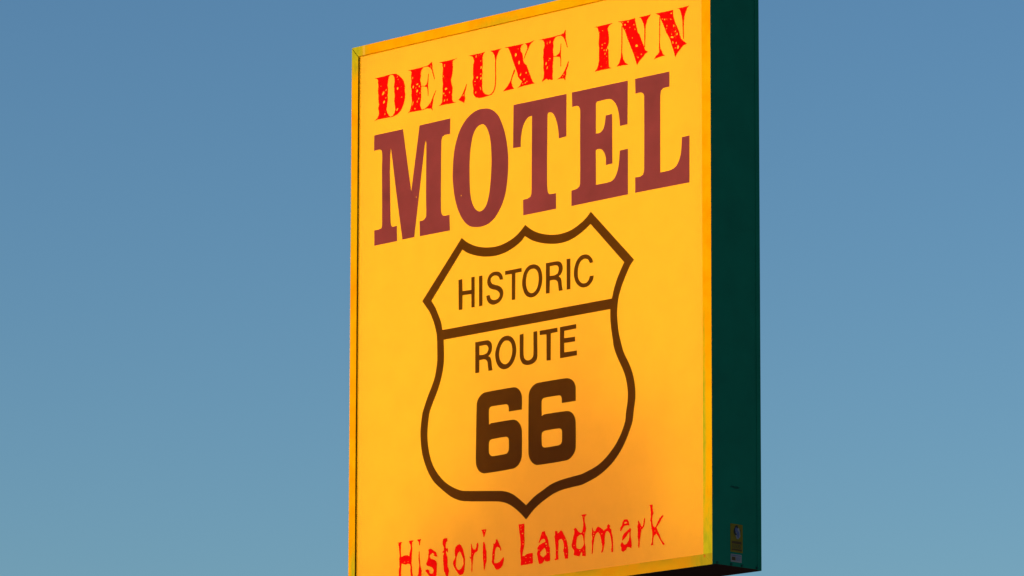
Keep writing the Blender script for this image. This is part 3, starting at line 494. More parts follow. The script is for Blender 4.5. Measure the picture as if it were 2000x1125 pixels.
SIXES = [
 ([(880.2,918.2),(889.4,943.3),(911.2,962.5),(939.1,971.0),(1121.9,972.1),(1149.6,967.9),(1171.2,953.1),(1184.8,931.9),(1187.9,912.0),(1188.1,859.1),(1099.4,859.5),(1098.7,879.2),(1094.4,890.6),(1082.0,896.4),(986.0,898.2),(970.5,894.4),(964.4,884.2),(964.7,812.2),(980.2,817.8),(1122.3,817.8),(1150.1,811.5),(1171.6,794.7),(1184.0,773.7),(1188.3,751.6),(1187.4,639.2),(1178.3,614.2),(1159.9,594.7),(1129.2,584.2),(934.6,582.8),(906.6,592.4),(887.8,609.7),(877.1,634.9),(875.1,674.3)],
  [[(965.0,725.1),(971.2,737.5),(986.7,740.9),(1079.4,741.6),(1094.9,736.3),(1099.8,722.7),(1100.0,679.3),(1092.0,665.1),(1079.7,660.0),(990.1,659.2),(974.6,665.3),(965.2,679.4)]],
  []),
 ([(1233.1,919.6),(1242.2,944.5),(1263.6,963.6),(1294.2,972.9),(1482.9,972.4),(1510.2,966.1),(1531.3,952.8),(1544.6,931.8),(1547.7,914.2),(1547.7,857.4),(1455.7,857.6),(1454.5,880.2),(1449.6,892.4),(1437.5,896.4),(1343.2,896.9),(1328.0,893.1),(1320.6,883.2),(1320.8,811.0),(1340.3,818.2),(1483.0,816.5),(1510.2,811.1),(1531.4,795.7),(1543.5,775.0),(1547.7,753.0),(1547.7,637.2),(1538.7,614.6),(1519.4,595.4),(1489.2,583.7),(1291.9,583.0),(1264.4,593.8),(1246.0,611.0),(1235.0,633.8),(1231.8,664.4)],
  [[(1320.9,725.5),(1326.4,735.6),(1343.5,740.1),(1437.7,740.0),(1451.6,735.0),(1456.5,724.9),(1456.5,677.6),(1449.8,665.5),(1434.7,660.8),(1346.6,660.0),(1331.4,663.9),(1322.2,675.7)]],
  []),
]
LANDMARK = [
 ([(334.0,312.7),(366.2,314.3),(368.1,312.4),(360.9,308.7),(359.3,289.1),(358.7,269.4),(359.6,244.6),(366.8,242.7),(377.5,246.5),(391.8,246.8),(407.9,245.2),(416.9,240.1),(420.4,253.3),(426.7,272.4),(429.1,277.1),(426.5,294.6),(418.2,305.3),(415.6,314.2),(447.8,313.4),(437.9,305.8),(436.2,291.2),(438.1,271.3),(436.5,251.7),(435.6,227.2),(433.3,205.2),(437.0,182.7),(439.0,157.9),(446.3,135.0),(450.0,118.7),(432.1,118.0),(430.1,144.0),(426.4,169.0),(428.1,183.6),(424.4,201.2),(420.8,202.8),(406.5,205.4),(392.2,203.2),(377.8,207.1),(363.5,209.7),(361.9,190.1),(360.3,165.6),(364.2,116.0),(348.1,115.1),(345.8,181.9),(351.0,198.6),(349.1,218.6),(347.2,233.6),(351.7,245.4),(348.7,268.0),(344.9,295.5),(341.2,303.3),(345.5,309.1),(337.6,311.1)],
  [],
  [[(390.0,213.5),(386.1,213.9),(382.5,214.7),(379.2,216.0),(382.0,216.3),(385.5,215.8),(388.5,214.7)],[(414.6,214.5),(411.4,214.2),(408.0,214.3),(406.0,215.0),(407.1,215.6),(410.2,215.8),(413.2,215.3)]]),
 ([(471.7,314.6),(500.2,314.2),(493.2,302.6),(490.8,285.6),(486.2,286.1),(486.1,298.4),(478.9,306.5)],
  [],
  []),
 ([(484.9,256.7),(488.5,256.3),(490.9,216.7),(494.6,194.2),(497.6,179.1),(504.8,161.2),(503.2,141.7),(501.6,117.3),(492.7,112.0),(482.0,119.2),(474.8,134.7),(481.8,148.7),(485.2,173.0),(488.6,192.3),(483.8,217.4),(484.0,242.0)],
  [],
  []),
 ([(550.4,257.4),(562.8,261.6),(573.4,258.8),(587.7,249.9),(603.7,241.0),(607.3,232.0),(614.4,219.0),(598.5,221.9),(586.0,226.8),(591.3,231.2),(584.2,239.3),(575.3,238.9),(563.0,231.6),(559.5,222.1),(566.6,214.0),(584.4,208.6),(602.2,199.4),(609.3,190.1),(609.5,165.6),(607.9,136.3),(602.7,117.2),(585.0,111.6),(563.7,121.1),(556.5,134.0),(542.2,147.7),(532.2,156.1),(532.2,163.4),(549.2,164.2),(556.4,158.6),(560.0,146.0),(570.7,140.0),(584.8,143.5),(588.3,157.9),(581.1,168.4),(563.3,176.3),(542.0,183.3),(535.5,191.3),(543.6,204.0),(548.9,215.8),(550.5,235.3),(554.0,247.2)],
  [],
  []),
 ([(652.8,298.5),(663.4,301.1),(681.1,301.0),(682.2,285.7),(674.1,282.9),(670.7,272.2),(670.8,255.0),(679.6,249.2),(685.9,253.5),(686.7,246.0),(685.0,230.3),(679.7,237.0),(674.4,242.4),(672.7,227.9),(681.6,212.3),(684.2,192.4),(682.9,173.0),(685.4,160.5),(694.3,144.9),(690.9,128.2),(685.7,114.0),(680.4,112.1),(669.8,127.8),(659.0,148.4),(655.4,175.7),(653.4,205.3),(653.3,220.0),(660.3,231.6),(655.0,233.3),(648.6,233.2),(650.7,239.9),(658.5,245.2),(658.4,258.7),(649.4,276.8),(649.4,286.6)],
  [],
  []),
 ([(764.1,263.1),(774.6,257.9),(783.5,246.0),(790.6,233.1),(795.9,215.4),(803.0,190.3),(803.1,170.8),(799.8,146.7),(798.1,129.8),(789.4,118.5),(768.4,114.4),(754.2,126.8),(740.1,142.9),(725.9,161.4),(720.6,174.1),(724.0,186.0),(736.3,199.4),(738.0,205.4),(734.4,211.9),(732.6,236.5),(737.8,250.7),(750.0,259.2)],
  [[(766.0,228.2),(774.8,222.5),(781.9,207.1),(792.5,188.9),(794.4,169.2),(790.9,159.8),(778.7,146.4),(761.2,139.5),(750.6,145.5),(740.0,160.0),(741.7,176.9),(743.3,198.7),(748.5,210.4),(757.2,224.2)]],
  []),
 ([(843.7,257.0),(848.6,255.2),(851.8,239.1),(858.9,228.6),(872.9,225.9),(879.8,233.8),(883.3,243.2),(881.5,249.5),(888.5,257.3),(893.7,253.1),(893.8,239.7),(890.4,220.5),(883.4,215.1),(872.9,212.5),(866.0,205.9),(860.8,196.7),(857.4,180.0),(855.7,163.1),(853.0,146.3),(854.8,131.5),(851.0,119.7),(847.5,132.2),(848.8,149.2),(848.0,166.3),(845.1,186.1),(841.6,186.4),(835.6,191.9),(835.6,196.8),(844.4,191.0),(844.9,217.8),(844.8,239.8)],
  [],
  [[(855.5,207.2),(853.8,206.4),(852.2,206.8),(852.3,208.5),(852.8,210.3),(854.5,210.4),(855.4,209.1)]]),
 ([(912.6,316.2),(949.3,314.9),(944.1,302.7),(937.2,286.4),(931.3,278.5),(926.7,292.3),(919.6,310.1)],
  [],
  [[(939.0,305.7),(936.7,305.1),(934.6,305.6),(933.2,307.6),(934.8,309.4),(937.6,310.1),(939.5,308.1)]]),
 ([(926.9,255.8),(933.8,256.3),(940.8,244.6),(943.4,224.9),(949.7,209.6),(950.5,175.5),(949.2,161.1),(943.0,147.1),(939.6,132.8),(934.4,120.0),(930.9,136.1),(929.7,160.6),(926.1,178.0),(925.3,212.1)],
  [],
  [[(941.7,173.6),(939.1,173.1),(936.2,173.8),(933.7,174.6),(934.9,175.4),(937.9,175.2),(940.2,174.6)],[(937.2,193.2),(936.0,192.2),(934.6,192.9),(934.0,194.2),(934.9,195.4),(936.5,195.6),(937.5,194.5)]]),
 ([(1012.1,259.2),(1024.2,259.2),(1029.5,247.7),(1039.9,229.7),(1048.7,214.2),(1049.7,204.4),(1044.2,203.7),(1043.5,212.3),(1033.0,220.6),(1022.6,225.3),(1012.2,217.9),(1007.1,203.8),(1006.1,184.5),(1003.8,167.7),(1000.3,158.4),(1003.8,148.3),(1019.4,146.8),(1036.8,149.9),(1047.1,156.1),(1059.2,167.0),(1067.9,169.8),(1066.2,151.8),(1061.1,135.3),(1047.3,122.2),(1030.0,115.4),(1016.1,118.0),(1007.4,126.1),(1002.1,136.3),(988.2,149.9),(986.4,159.8),(989.8,171.6),(989.8,193.4),(993.2,215.0),(998.3,236.3),(993.0,241.7),(1005.2,240.5),(1013.9,249.3)],
  [],
  [[(1001.0,188.4),(999.6,187.4),(995.6,188.1),(994.4,189.2),(995.1,190.0),(998.1,190.4),(1001.8,189.4)]]),
 ([(1167.6,314.7),(1204.8,314.0),(1204.8,287.9),(1203.9,261.3),(1206.3,239.3),(1205.7,215.2),(1200.6,198.8),(1193.8,177.7),(1190.4,163.5),(1205.8,160.8),(1219.6,167.9),(1236.7,170.5),(1261.4,170.1),(1261.5,146.7),(1262.6,122.5),(1240.3,122.3),(1216.3,121.1),(1181.9,120.9),(1183.5,140.1),(1181.8,162.0),(1178.9,188.9),(1182.3,217.6),(1178.8,251.8),(1172.9,276.6),(1171.1,296.2)],
  [],
  [[(1197.9,267.2),(1194.1,267.0),(1190.0,268.5),(1188.8,271.0),(1190.8,272.6),(1195.3,272.0),(1197.7,269.5)],[(1182.7,300.4),(1180.2,299.6),(1179.0,300.5),(1179.1,302.7),(1181.5,305.0),(1184.0,305.8),(1183.8,303.4)],[(1192.9,307.3),(1191.3,306.9),(1189.5,307.1),(1189.2,308.4),(1189.6,309.7),(1191.5,309.4),(1193.0,308.5)],[(1201.6,232.9),(1199.7,232.1),(1196.3,232.8),(1194.2,233.8),(1194.9,234.9),(1198.3,234.6),(1201.2,234.0)],[(1202.2,219.0),(1198.3,218.3),(1194.3,218.6),(1191.1,219.7),(1191.9,221.2),(1196.6,221.7),(1200.6,220.5)],[(1220.1,152.9),(1218.0,152.3),(1215.0,152.4),(1213.6,153.7),(1214.0,155.1),(1217.2,155.4),(1220.2,154.3)],[(1251.4,149.4),(1249.1,149.0),(1243.9,150.3),(1241.6,151.7),(1243.0,152.3),(1247.8,151.7),(1251.2,150.2)],[(1216.2,129.3),(1214.1,127.9),(1212.6,128.6),(1212.0,131.0),(1214.0,133.1),(1215.9,133.9),(1217.1,132.3)],[(1245.3,131.7),(1242.8,131.6),(1239.6,132.4),(1238.9,133.7),(1239.8,134.5),(1242.7,134.1),(1244.6,132.9)],[(1185.4,287.7),(1183.9,285.9),(1182.7,287.2),(1182.0,288.9),(1183.6,290.7),(1185.5,291.7),(1186.3,289.9)]]),
 ([(1325.6,264.5),(1342.7,264.4),(1347.8,248.9),(1358.1,235.8),(1365.0,218.2),(1368.4,198.6),(1375.2,183.5),(1376.3,159.3),(1377.0,144.8),(1377.7,123.0),(1360.0,121.2),(1346.3,123.8),(1341.2,133.9),(1337.8,127.0),(1325.9,116.2),(1305.4,115.8),(1300.2,128.4),(1295.0,148.2),(1291.6,165.4),(1296.7,179.4),(1293.2,191.8),(1305.2,202.6),(1325.7,209.0),(1346.2,214.1),(1346.2,223.8),(1335.9,230.8),(1322.3,229.8),(1313.7,223.5),(1306.9,214.5),(1301.1,213.9),(1308.6,228.8),(1317.1,247.2)],
  [[(1337.7,187.3),(1346.3,181.6),(1353.1,166.4),(1354.8,156.6),(1346.3,150.3),(1332.7,142.0),(1322.4,147.8),(1312.1,156.1),(1310.4,165.9),(1318.9,174.7),(1329.2,180.9)]],
  [[(1356.5,204.4),(1355.1,201.5),(1350.4,202.0),(1346.6,203.4),(1346.2,206.5),(1350.0,208.3),(1354.3,207.0)],[(1305.6,179.9),(1303.9,178.0),(1301.1,178.9),(1300.8,181.4),(1301.8,183.6),(1304.4,183.2),(1306.1,181.9)],[(1366.0,161.3),(1363.5,160.6),(1361.3,160.9),(1360.4,163.2),(1361.9,165.6),(1364.6,166.1),(1365.5,163.8)],[(1357.3,191.5),(1355.2,190.8),(1353.0,191.6),(1352.4,193.1),(1353.0,194.7),(1355.5,194.4),(1357.4,193.2)]]),
 ([(1410.9,258.0),(1424.5,257.8),(1426.2,245.6),(1434.7,247.2),(1450.0,258.8),(1460.2,249.3),(1468.7,236.4),(1477.2,223.5),(1487.4,205.7),(1492.5,185.9),(1496.6,163.9),(1497.6,142.2),(1495.9,122.0),(1477.3,122.7),(1473.9,137.4),(1470.5,152.2),(1465.4,159.9),(1470.5,173.8),(1470.5,188.2),(1465.4,205.5),(1455.2,218.6),(1441.6,217.6),(1431.4,211.4),(1433.1,192.0),(1431.4,168.1),(1429.8,146.7),(1433.2,124.7),(1414.5,121.8),(1407.7,123.6),(1417.9,131.0),(1416.1,155.3),(1416.1,179.3),(1412.7,198.9),(1411.0,218.3),(1407.5,233.1),(1412.6,242.2)],
  [],
  [[(1479.8,210.1),(1477.6,208.9),(1474.6,209.4),(1474.4,211.9),(1475.2,214.1),(1478.1,213.6),(1480.8,212.4)],[(1483.5,171.1),(1481.0,170.1),(1478.1,170.6),(1477.1,173.2),(1478.6,175.6),(1481.8,175.6),(1484.0,173.7)],[(1489.9,143.2),(1487.6,142.5),(1483.8,143.6),(1482.5,145.3),(1484.1,146.2),(1487.4,146.3),(1490.0,144.6)],[(1428.3,166.0),(1425.2,165.7),(1422.1,166.0),(1420.4,167.1),(1420.7,168.4),(1424.2,168.3),(1427.7,167.5)]]),
 ([(1534.8,256.0),(1546.7,259.1),(1556.8,250.1),(1566.9,238.3),(1580.4,230.9),(1590.6,233.4),(1595.6,249.7),(1599.0,266.1),(1599.0,280.5),(1595.6,297.7),(1592.3,310.0),(1587.2,312.9),(1587.2,316.5),(1619.2,316.3),(1612.5,310.3),(1605.8,303.8),(1605.7,284.6),(1610.8,267.3),(1615.9,250.0),(1610.8,233.8),(1607.4,224.5),(1605.7,203.1),(1605.7,184.0),(1612.5,164.1),(1610.8,150.0),(1612.5,135.4),(1613.5,121.0),(1590.6,124.5),(1592.3,137.5),(1587.2,145.2),(1580.5,138.7),(1572.0,123.9),(1553.4,129.4),(1534.9,133.7),(1538.2,147.7),(1536.5,157.5),(1523.0,170.8),(1521.3,180.6),(1526.4,196.9),(1533.1,220.2),(1538.2,234.1),(1539.9,245.9)],
  [[(1573.7,224.4),(1587.2,224.2),(1595.6,216.2),(1600.7,194.1),(1602.4,177.1),(1593.9,166.0),(1583.8,157.5),(1566.9,158.0),(1551.7,165.5),(1550.1,180.1),(1551.7,199.1),(1556.8,215.4)]],
  [[(1538.6,176.6),(1536.7,175.5),(1534.7,176.1),(1534.2,178.1),(1535.2,180.1),(1537.5,180.3),(1539.5,178.9)],[(1578.3,148.6),(1575.9,148.0),(1572.8,148.3),(1571.3,150.6),(1573.3,152.1),(1576.1,151.7),(1578.6,150.4)],[(1605.8,229.6),(1603.5,228.5),(1599.2,228.5),(1597.3,229.6),(1597.3,231.0),(1601.3,231.6),(1605.0,230.9)],[(1602.1,304.5),(1600.7,303.1),(1599.0,303.6),(1598.2,305.7),(1599.7,307.6),(1601.5,307.5),(1602.5,306.3)],[(1603.4,146.5),(1601.9,146.2),(1599.4,146.6),(1599.1,147.8),(1599.6,148.6),(1601.9,148.3),(1604.0,147.4)]]),
 ([(1655.6,253.0),(1659.6,240.7),(1666.3,229.2),(1678.1,231.6),(1688.2,247.3),(1698.3,248.6),(1715.0,239.7),(1725.1,232.7),(1731.8,226.0),(1741.8,232.1),(1755.2,236.7),(1755.2,248.6),(1763.6,253.7),(1772.0,248.1),(1770.3,236.3),(1780.3,228.1),(1783.6,208.7),(1788.6,193.9),(1791.2,169.8),(1791.9,145.9),(1791.9,124.5),(1783.5,121.7),(1781.9,132.6),(1785.2,151.3),(1783.6,170.6),(1778.6,192.5),(1771.9,212.3),(1758.6,224.4),(1746.8,222.1),(1740.1,210.8),(1736.8,189.7),(1736.7,165.8),(1731.7,149.6),(1726.7,133.4),(1718.3,124.7),(1716.6,132.1),(1723.3,143.3),(1721.7,162.6),(1716.7,182.2),(1711.6,204.2),(1704.9,216.8),(1694.9,225.1),(1681.5,221.7),(1676.4,212.6),(1669.7,201.4),(1666.3,182.6),(1661.9,161.5),(1660.3,144.9),(1657.2,126.1),(1653.2,128.9),(1655.5,150.2),(1655.6,169.3),(1654.6,188.6),(1659.6,202.4),(1654.6,212.5),(1656.3,226.7),(1657.3,233.7)],
  [],
  [[(1669.0,220.2),(1666.5,218.8),(1663.9,219.5),(1664.0,222.2),(1665.2,224.2),(1667.3,224.5),(1668.9,223.1)],[(1668.2,210.0),(1666.2,208.6),(1662.4,209.6),(1660.9,212.1),(1663.2,213.5),(1666.3,213.5),(1669.2,211.9)],[(1722.6,212.7),(1720.4,211.5),(1717.5,212.0),(1716.6,214.5),(1718.2,216.4),(1721.0,216.4),(1723.6,215.0)],[(1728.3,155.1),(1726.9,154.2),(1725.1,154.7),(1724.8,156.4),(1725.4,158.1),(1727.4,157.8),(1728.9,156.9)]]),
 ([(1865.4,264.5),(1885.4,263.6),(1893.7,254.4),(1898.6,234.9),(1882.0,237.8),(1865.4,236.0),(1855.4,227.5),(1845.3,214.2),(1838.7,214.9),(1842.0,231.3),(1852.0,239.7),(1855.4,253.7)],
  [[(1870.4,255.7),(1882.0,253.3),(1885.3,247.0),(1868.7,244.0),(1864.7,250.3)]],
  []),
 ([(1903.6,221.3),(1910.2,213.5),(1905.2,200.9),(1906.8,181.7),(1911.7,157.5),(1914.4,138.2),(1911.7,127.8),(1898.4,133.9),(1885.1,136.4),(1875.1,123.2),(1858.5,115.8),(1846.9,123.7),(1848.5,135.4),(1841.9,145.6),(1843.6,154.9),(1851.9,161.2),(1855.2,158.5),(1861.9,150.7),(1871.9,147.3),(1885.2,153.0),(1896.8,168.5),(1900.2,182.4),(1900.2,201.4),(1895.2,204.3),(1881.9,189.0),(1865.3,176.5),(1855.3,168.0),(1851.9,171.9),(1855.3,189.4),(1865.3,200.3),(1881.9,208.1)],
  [],
  []),
 ([(1955.1,250.4),(1960.0,247.5),(1968.3,234.8),(1974.9,222.2),(1984.8,218.8),(1989.8,230.1),(1993.1,246.4),(1996.5,257.9),(2000.4,256.3),(1998.1,238.8),(1993.0,220.3),(1984.8,211.7),(1976.5,207.8),(1973.1,193.9),(1969.8,175.2),(1964.8,152.0),(1963.7,133.2),(1960.4,122.8),(1956.4,133.9),(1958.1,157.5),(1953.2,174.6),(1954.9,195.8),(1953.3,214.9),(1951.7,224.6),(1956.7,236.0)],
  [],
  [[(1974.3,214.8),(1972.5,214.4),(1971.0,215.0),(1970.0,216.1),(1970.8,217.4),(1972.7,217.1),(1974.5,216.3)],[(1964.5,162.5),(1963.1,162.0),(1960.9,162.4),(1959.7,163.1),(1960.0,163.9),(1962.4,164.1),(1964.0,163.3)]]),
 ([(2028.0,315.1),(2049.5,314.5),(2047.8,297.6),(2054.3,275.5),(2049.3,266.6),(2046.0,248.0),(2047.6,228.8),(2052.5,214.1),(2064.0,207.0),(2072.2,213.2),(2080.5,227.8),(2093.7,245.3),(2106.9,255.8),(2118.4,258.8),(2116.8,253.6),(2106.9,243.9),(2093.7,226.4),(2080.5,213.6),(2072.2,207.3),(2080.4,192.3),(2093.5,169.6),(2100.0,154.8),(2113.1,136.9),(2127.8,123.5),(2116.3,122.8),(2103.3,140.2),(2086.9,163.2),(2073.8,178.7),(2063.9,172.7),(2056.6,171.0),(2051.3,147.9),(2052.2,128.9),(2037.4,128.0),(2045.6,139.0),(2048.4,167.2),(2047.4,190.9),(2042.5,205.7),(2039.3,234.4),(2034.4,244.4),(2039.4,260.5),(2037.8,286.8),(2034.6,310.8)],
  [],
  [[(2066.1,190.4),(2064.2,189.6),(2062.3,190.2),(2061.7,191.9),(2062.9,193.1),(2064.8,193.8),(2066.4,192.3)]]),
]

# ------------------------------------------------------------------ ground
bm = bmesh.new()
S = 6000.0
for i in range(24):
    a0, a1 = 2 * math.pi * i / 24, 2 * math.pi * (i + 1) / 24
    bm.faces.new([bm.verts.new((0, 0, 0)), bm.verts.new((S * math.cos(a0), S * math.sin(a0), 0)),
                  bm.verts.new((S * math.cos(a1), S * math.sin(a1), 0))])
bmesh.ops.remove_doubles(bm, verts=bm.verts, dist=0.001)
ground = obj("ground", bm, solid("dry_desert_gravel", (0.26, 0.20, 0.14), 0.9, 0.3, 0.8, 0.3))
ground['kind'] = 'structure'

# ------------------------------------------------------------------ the sign
sign = bpy.data.objects.new("motel_sign", None)
col.objects.link(sign)
A_ = Vector((0.69508114, -0.7189313, 0)); N_ = Vector((-0.7189313, -0.69508114, 0))
o_ = Vector((0.91024638, 27.61165308, 0))
sign.location = o_ - A_ * (W / 2) - N_ * (D / 2)
sign.rotation_euler = (0, 0, math.atan2(A_.y, A_.x))
sign['label'] = "tall yellow backlit motel sign with orange frame and dark green sides against clear sky"
sign['category'] = "sign"

T = 0.004
hw, hd = W / 2, D / 2
# cabinet: sheet-metal sides, top, back and underside
bm = bmesh.new()
f0 = -hd + 0.0105
box(bm, hw - T, hw, f0, hd, Z0 + T, Z0 + H - T, 0)
box(bm, -hw, -hw + T, f0, hd, Z0 + T, Z0 + H - T, 0)
box(bm, -hw, hw, f0, hd, Z0 + H - T, Z0 + H, 0)
box(bm, -hw, hw, f0, hd, Z0, Z0 + T, 1)
box(bm, -hw + T, hw - T, hd - T, hd, Z0 + T, Z0 + H - T, 0)
cabinet = obj("cabinet", bm, [M_green, M_under], sign)

# rear retaining strips round the back edge of the sides
for sx in (-1, 1):
    bm = bmesh.new()
    xa, xb = sorted((sx * (hw + 0.0002), sx * (hw + 0.0016)))
    box(bm, xa, xb, hd - 0.026, hd + 0.001, Z0 + 0.001, Z0 + H)
    obj("rear_trim", bm, M_green, sign)

# front frame: four mitred bars with a hairline joint at every corner
def bar(bm, pts, lip=2):
    """pts: quad in (x, z), outer edge first (outer a, outer b, inner b, inner a)"""
    y0, y1 = -hd, -hd + 0.0105
    c = 0.0022
    fr = [bm.verts.new((x, y0, z)) for x, z in pts]
    bk = [bm.verts.new((x, y1, z)) for x, z in pts]
    f = bm.faces.new(fr); f.material_index = 0
    for i in range(4):
        j = (i + 1) % 4
        s = bm.faces.new([fr[i], bk[i], bk[j], fr[j]])
        s.material_index = {0: 1, 2: lip}.get(i, 2)
    bm.faces.new(bk[::-1]).material_index = 2
fl, frt, ft, fb = 0.046, 0.056, 0.049, 0.051
g = 0.0004
bm = bmesh.new()
zt, zb = Z0 + H, Z0
bar(bm, [(-hw, zt), (hw, zt), (hw - frt, zt - ft), (-hw + fl, zt - ft)], 0)
bar(bm, [(hw, zb), (-hw, zb), (-hw + fl, zb + fb), (hw - frt, zb + fb)])
bar(bm, [(-hw, zb + g), (-hw, zt - 0.0040), (-hw + fl, zt - ft - 0.0040), (-hw + fl, zb + fb + g)])
bar(bm, [(hw, zt - g), (hw, zb + g), (hw - frt, zb + fb + g), (hw - frt, zt - ft - g)])
bmesh.ops.recalc_face_normals(bm, faces=bm.faces)
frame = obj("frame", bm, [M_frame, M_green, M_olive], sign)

# translucent face
bm = bmesh.new()
yf = -hd + REC
nx, nz = 24, 28
grid = [[bm.verts.new((-hw + 0.006 + (W - 0.012) * i / nx, yf, Z0 + 0.006 + (H - 0.012) * k / nz)) for i in range(nx + 1)] for k in range(nz + 1)]
for k in range(nz):
    for i in range(nx):
        bm.faces.new([grid[k][i], grid[k][i + 1], grid[k + 1][i + 1], grid[k + 1][i]])
face = obj("face_panel", bm, M_face, sign)

LD = REC - 0.0012
def words(name, glyphs, mat, smooth, label, steps=4, grow=0.0):
    o = obj(name, lettering_mesh(glyphs, LD, smooth, steps, grow), mat, face)
    o['label'] = label
    return o
words("lettering", [gl for gl in DELUXE if gl[0][0][0] < 1650], M_red, False, "worn red stencil lettering DELUXE")
words("lettering", [gl for gl in DELUXE if gl[0][0][0] >= 1650], M_red, False, "worn red stencil lettering INN")
words("lettering", MOTEL, M_purple, True, "large purple brown slab lettering MOTEL")
words("lettering", HISTORIC, M_black, True, "thin dark brown lettering HISTORIC")
words("lettering", ROUTE, M_black, True, "thin dark brown lettering ROUTE")
words("lettering", [gl for gl in LANDMARK if gl[0][0][0] < 1130], M_red, False, "ragged red lettering Historic", grow=0.5)
words("lettering", [gl for gl in LANDMARK if gl[0][0][0] >= 1130], M_red, False, "ragged red lettering Landmark", grow=1.0)
words("numerals", SIXES, M_black, True, "heavy dark brown numerals 66")
words("shield_outline", SHIELD, M_black, True, "dark brown outline of a highway shield with a crossbar")

# white liner and fluorescent tubes inside the cabinet
bm = bmesh.new()
li = 0.008
box(bm, hw - T - 0.004, hw - T - 0.002, -hd + 0.016, hd - li, Z0 + li, Z0 + H - li)
box(bm, -hw + T + 0.002, -hw + T + 0.004, -hd + 0.016, hd - li, Z0 + li, Z0 + H - li)
box(bm, -hw + li, hw - li, -hd + 0.016, hd - li, Z0 + H - li, Z0 + H - li + 0.002)
box(bm, -hw + li, hw - li, -hd + 0.016, hd - li, Z0 + li - 0.002, Z0 + li)
box(bm, -hw + li, hw - li, hd - li, hd - li + 0.002, Z0 + li, Z0 + H - li)
obj("reflector", bm, M_white, sign)

tubes = [(0.045, 0.05), (0.20, 0.05), (0.40, 0.12), (0.62, 0.42), (0.86, 0.42), (1.10, 1.12),
         (1.34, 0.72), (1.58, 1.32), (1.80, 0.74), (2.02, 0.78), (2.22, 0.14), (2.395, 0.05)]
for x, zlow in tubes:
    bm = bmesh.new()
    top = H - 0.035
    cyl(bm, (x - hw, 0.09, Z0 + (zlow + top) / 2), (0, 0, 1), 0.019, top - zlow, 12, 0)
    obj("fluorescent_tube", bm, M_lamp, sign)

bm = bmesh.new()
cyl(bm, (0, 0.02, Z0 + H - 0.03), (1, 0, 0), 0.012, W - 0.12, 12, 0)
obj("fluorescent_tube", bm, M_lamp, sign)

# pole
bm = bmesh.new()
cyl(bm, (0, 0, Z0 / 2 - 0.004), (0, 0, 1), 0.14, Z0 - 0.012, 32)
pole = obj("pole", bm, M_steel, sign)
bm = bmesh.new()
box(bm, -0.32, 0.32, -0.32, 0.32, 0.004, 0.04)
for sx in (-1, 1):
    for sy in (-1, 1):
        cyl(bm, (0.25 * sx, 0.25 * sy, 0.06), (0, 0, 1), 0.025, 0.04, 6)
obj("base_plate", bm, M_steel, sign)

# ------------------------------------------------------------------ stickers and screws on the side
xs = hw
def patch(bm, d0, d1, z0, z1, off, skew=0.0, mat=0):
    """flat rectangle on the right side: depth d0..d1 from the front, heights above the underside"""
    x = xs + off
    q = [(x, d0 - hd, Z0 + z0), (x, d1 - hd, Z0 + z0 + skew), (x, d1 - hd, Z0 + z1 + skew), (x, d0 - hd, Z0 + z1)]
    f = bm.faces.new([bm.verts.new(v) for v in q])
    f.material_index = mat
def blob(bm, cd, cz, rd, rz, off, mat=0, n=18, amp=0.18, seed=1):
    rnd = random.Random(seed)
    vs = []
    for i in range(n):
        t = 2 * math.pi * i / n
        k = 1 + amp * (rnd.random() - 0.5) * 2
        vs.append(bm.verts.new((xs + off, cd + rd * k * math.cos(t) - hd, Z0 + cz + rz * k * math.sin(t))))
    bm.faces.new(vs).material_index = mat

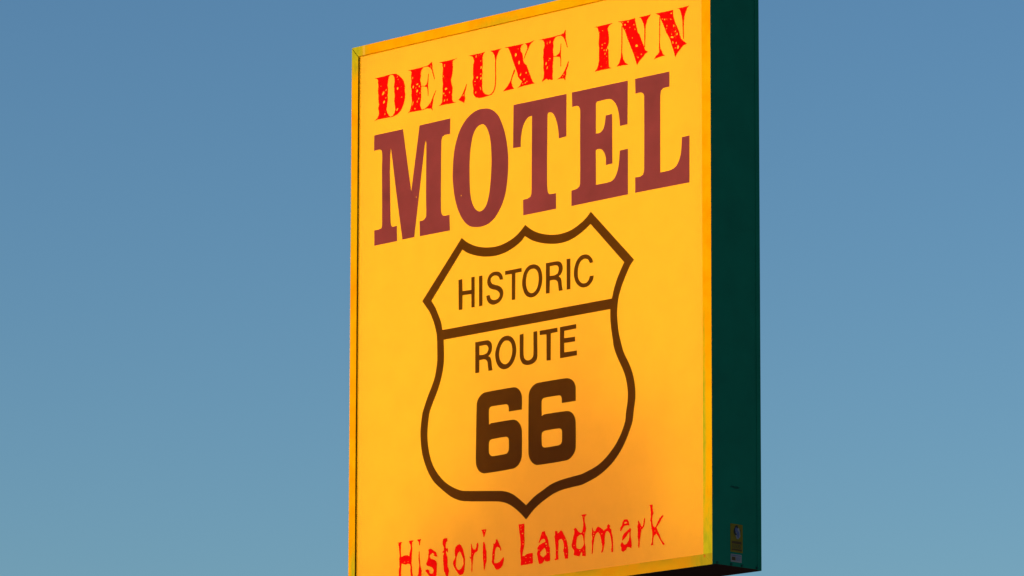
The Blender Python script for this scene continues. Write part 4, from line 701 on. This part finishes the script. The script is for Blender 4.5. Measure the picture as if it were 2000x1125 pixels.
M_sty = solid("sticker_yellow", (0.25, 0.14, 0.0), 0.5, 0.12, 30.0)
M_stw = solid("sticker_white", (0.30, 0.24, 0.21), 0.5, 0.1, 30.0)
M_stb = solid("sticker_black", (0.03, 0.024, 0.02), 0.5, 0.1, 30.0)
M_stu = solid("sticker_blue", (0.12, 0.11, 0.20), 0.5, 0.1, 30.0)
M_str = solid("sticker_red", (0.11, 0.045, 0.008), 0.5, 0.1, 30.0)
bm = bmesh.new()
box(bm, xs + 0.0002, xs + 0.001, 0.118 - hd, 0.198 - hd, Z0 + 0.069, Z0 + 0.199, 0)
st = obj("warning_sticker", bm, M_sty, sign)
st['label'] = "yellow warning sticker with small picture"
bm = bmesh.new()
blob(bm, 0.160, 0.165, 0.021, 0.027, 0.0013, 0, seed=2)
blob(bm, 0.166, 0.157, 0.016, 0.026, 0.0016, 1, seed=3)
blob(bm, 0.157, 0.171, 0.009, 0.013, 0.0019, 2, seed=4)
blob(bm, 0.168, 0.150, 0.008, 0.016, 0.0019, 2, seed=5)
blob(bm, 0.152, 0.152, 0.006, 0.005, 0.0022, 0, seed=7)
obj("pictogram", bm, [M_stb, M_stw, M_stu], st)
bm = bmesh.new()
patch(bm, 0.126, 0.190, 0.108, 0.120, 0.0013, 0, 0)
patch(bm, 0.126, 0.192, 0.077, 0.085, 0.0013, 0, 0)
rnd = random.Random(5)
for k in range(4):
    d = 0.128
    while d < 0.186:
        w = 0.005 + 0.008 * rnd.random()
        patch(bm, d, min(d + w, 0.188), 0.0885 + 0.0045 * k, 0.0908 + 0.0045 * k, 0.0013, 0, 1)
        d += w + 0.003
obj("text_lines", bm, [M_str, M_stb], st)
bm = bmesh.new()
box(bm, xs + 0.0002, xs + 0.001, 0.119 - hd, 0.191 - hd, Z0 + 0.0235, Z0 + 0.0605, 0)
sw = obj("maker_sticker", bm, M_stw, sign)
sw['label'] = "small white sticker below the yellow one"
bm = bmesh.new()
patch(bm, 0.124, 0.186, 0.052, 0.0555, 0.0013, 0, 1)
patch(bm, 0.126, 0.150, 0.031, 0.047, 0.0013, 0, 0)
for k in range(4):
    patch(bm, 0.155, 0.178 + 0.006 * (k % 2), 0.031 + 0.0045 * k, 0.0332 + 0.0045 * k, 0.0013, 0, 1)
obj("text_lines", bm, [M_str, M_stu], sw)

for d, z in ((0.031, 0.012), (0.123, 0.012), (0.193, 0.012), (0.290, 0.012)):
    bm = bmesh.new()
    cyl(bm, (xs + 0.002, d - hd, Z0 + z), (1, 0, 0), 0.006, 0.004, 8)
    obj("screw", bm, M_screw, sign)

# knocked dent with scraped edges on the side
bm = bmesh.new()
blob(bm, 0.150, 0.368, 0.034, 0.006, 0.0004, 0, 16, 0.35, 9)
obj("scuff", bm, solid("scraped_paint", (0.004, 0.075, 0.045), 0.8, 0.3, 60.0), sign)
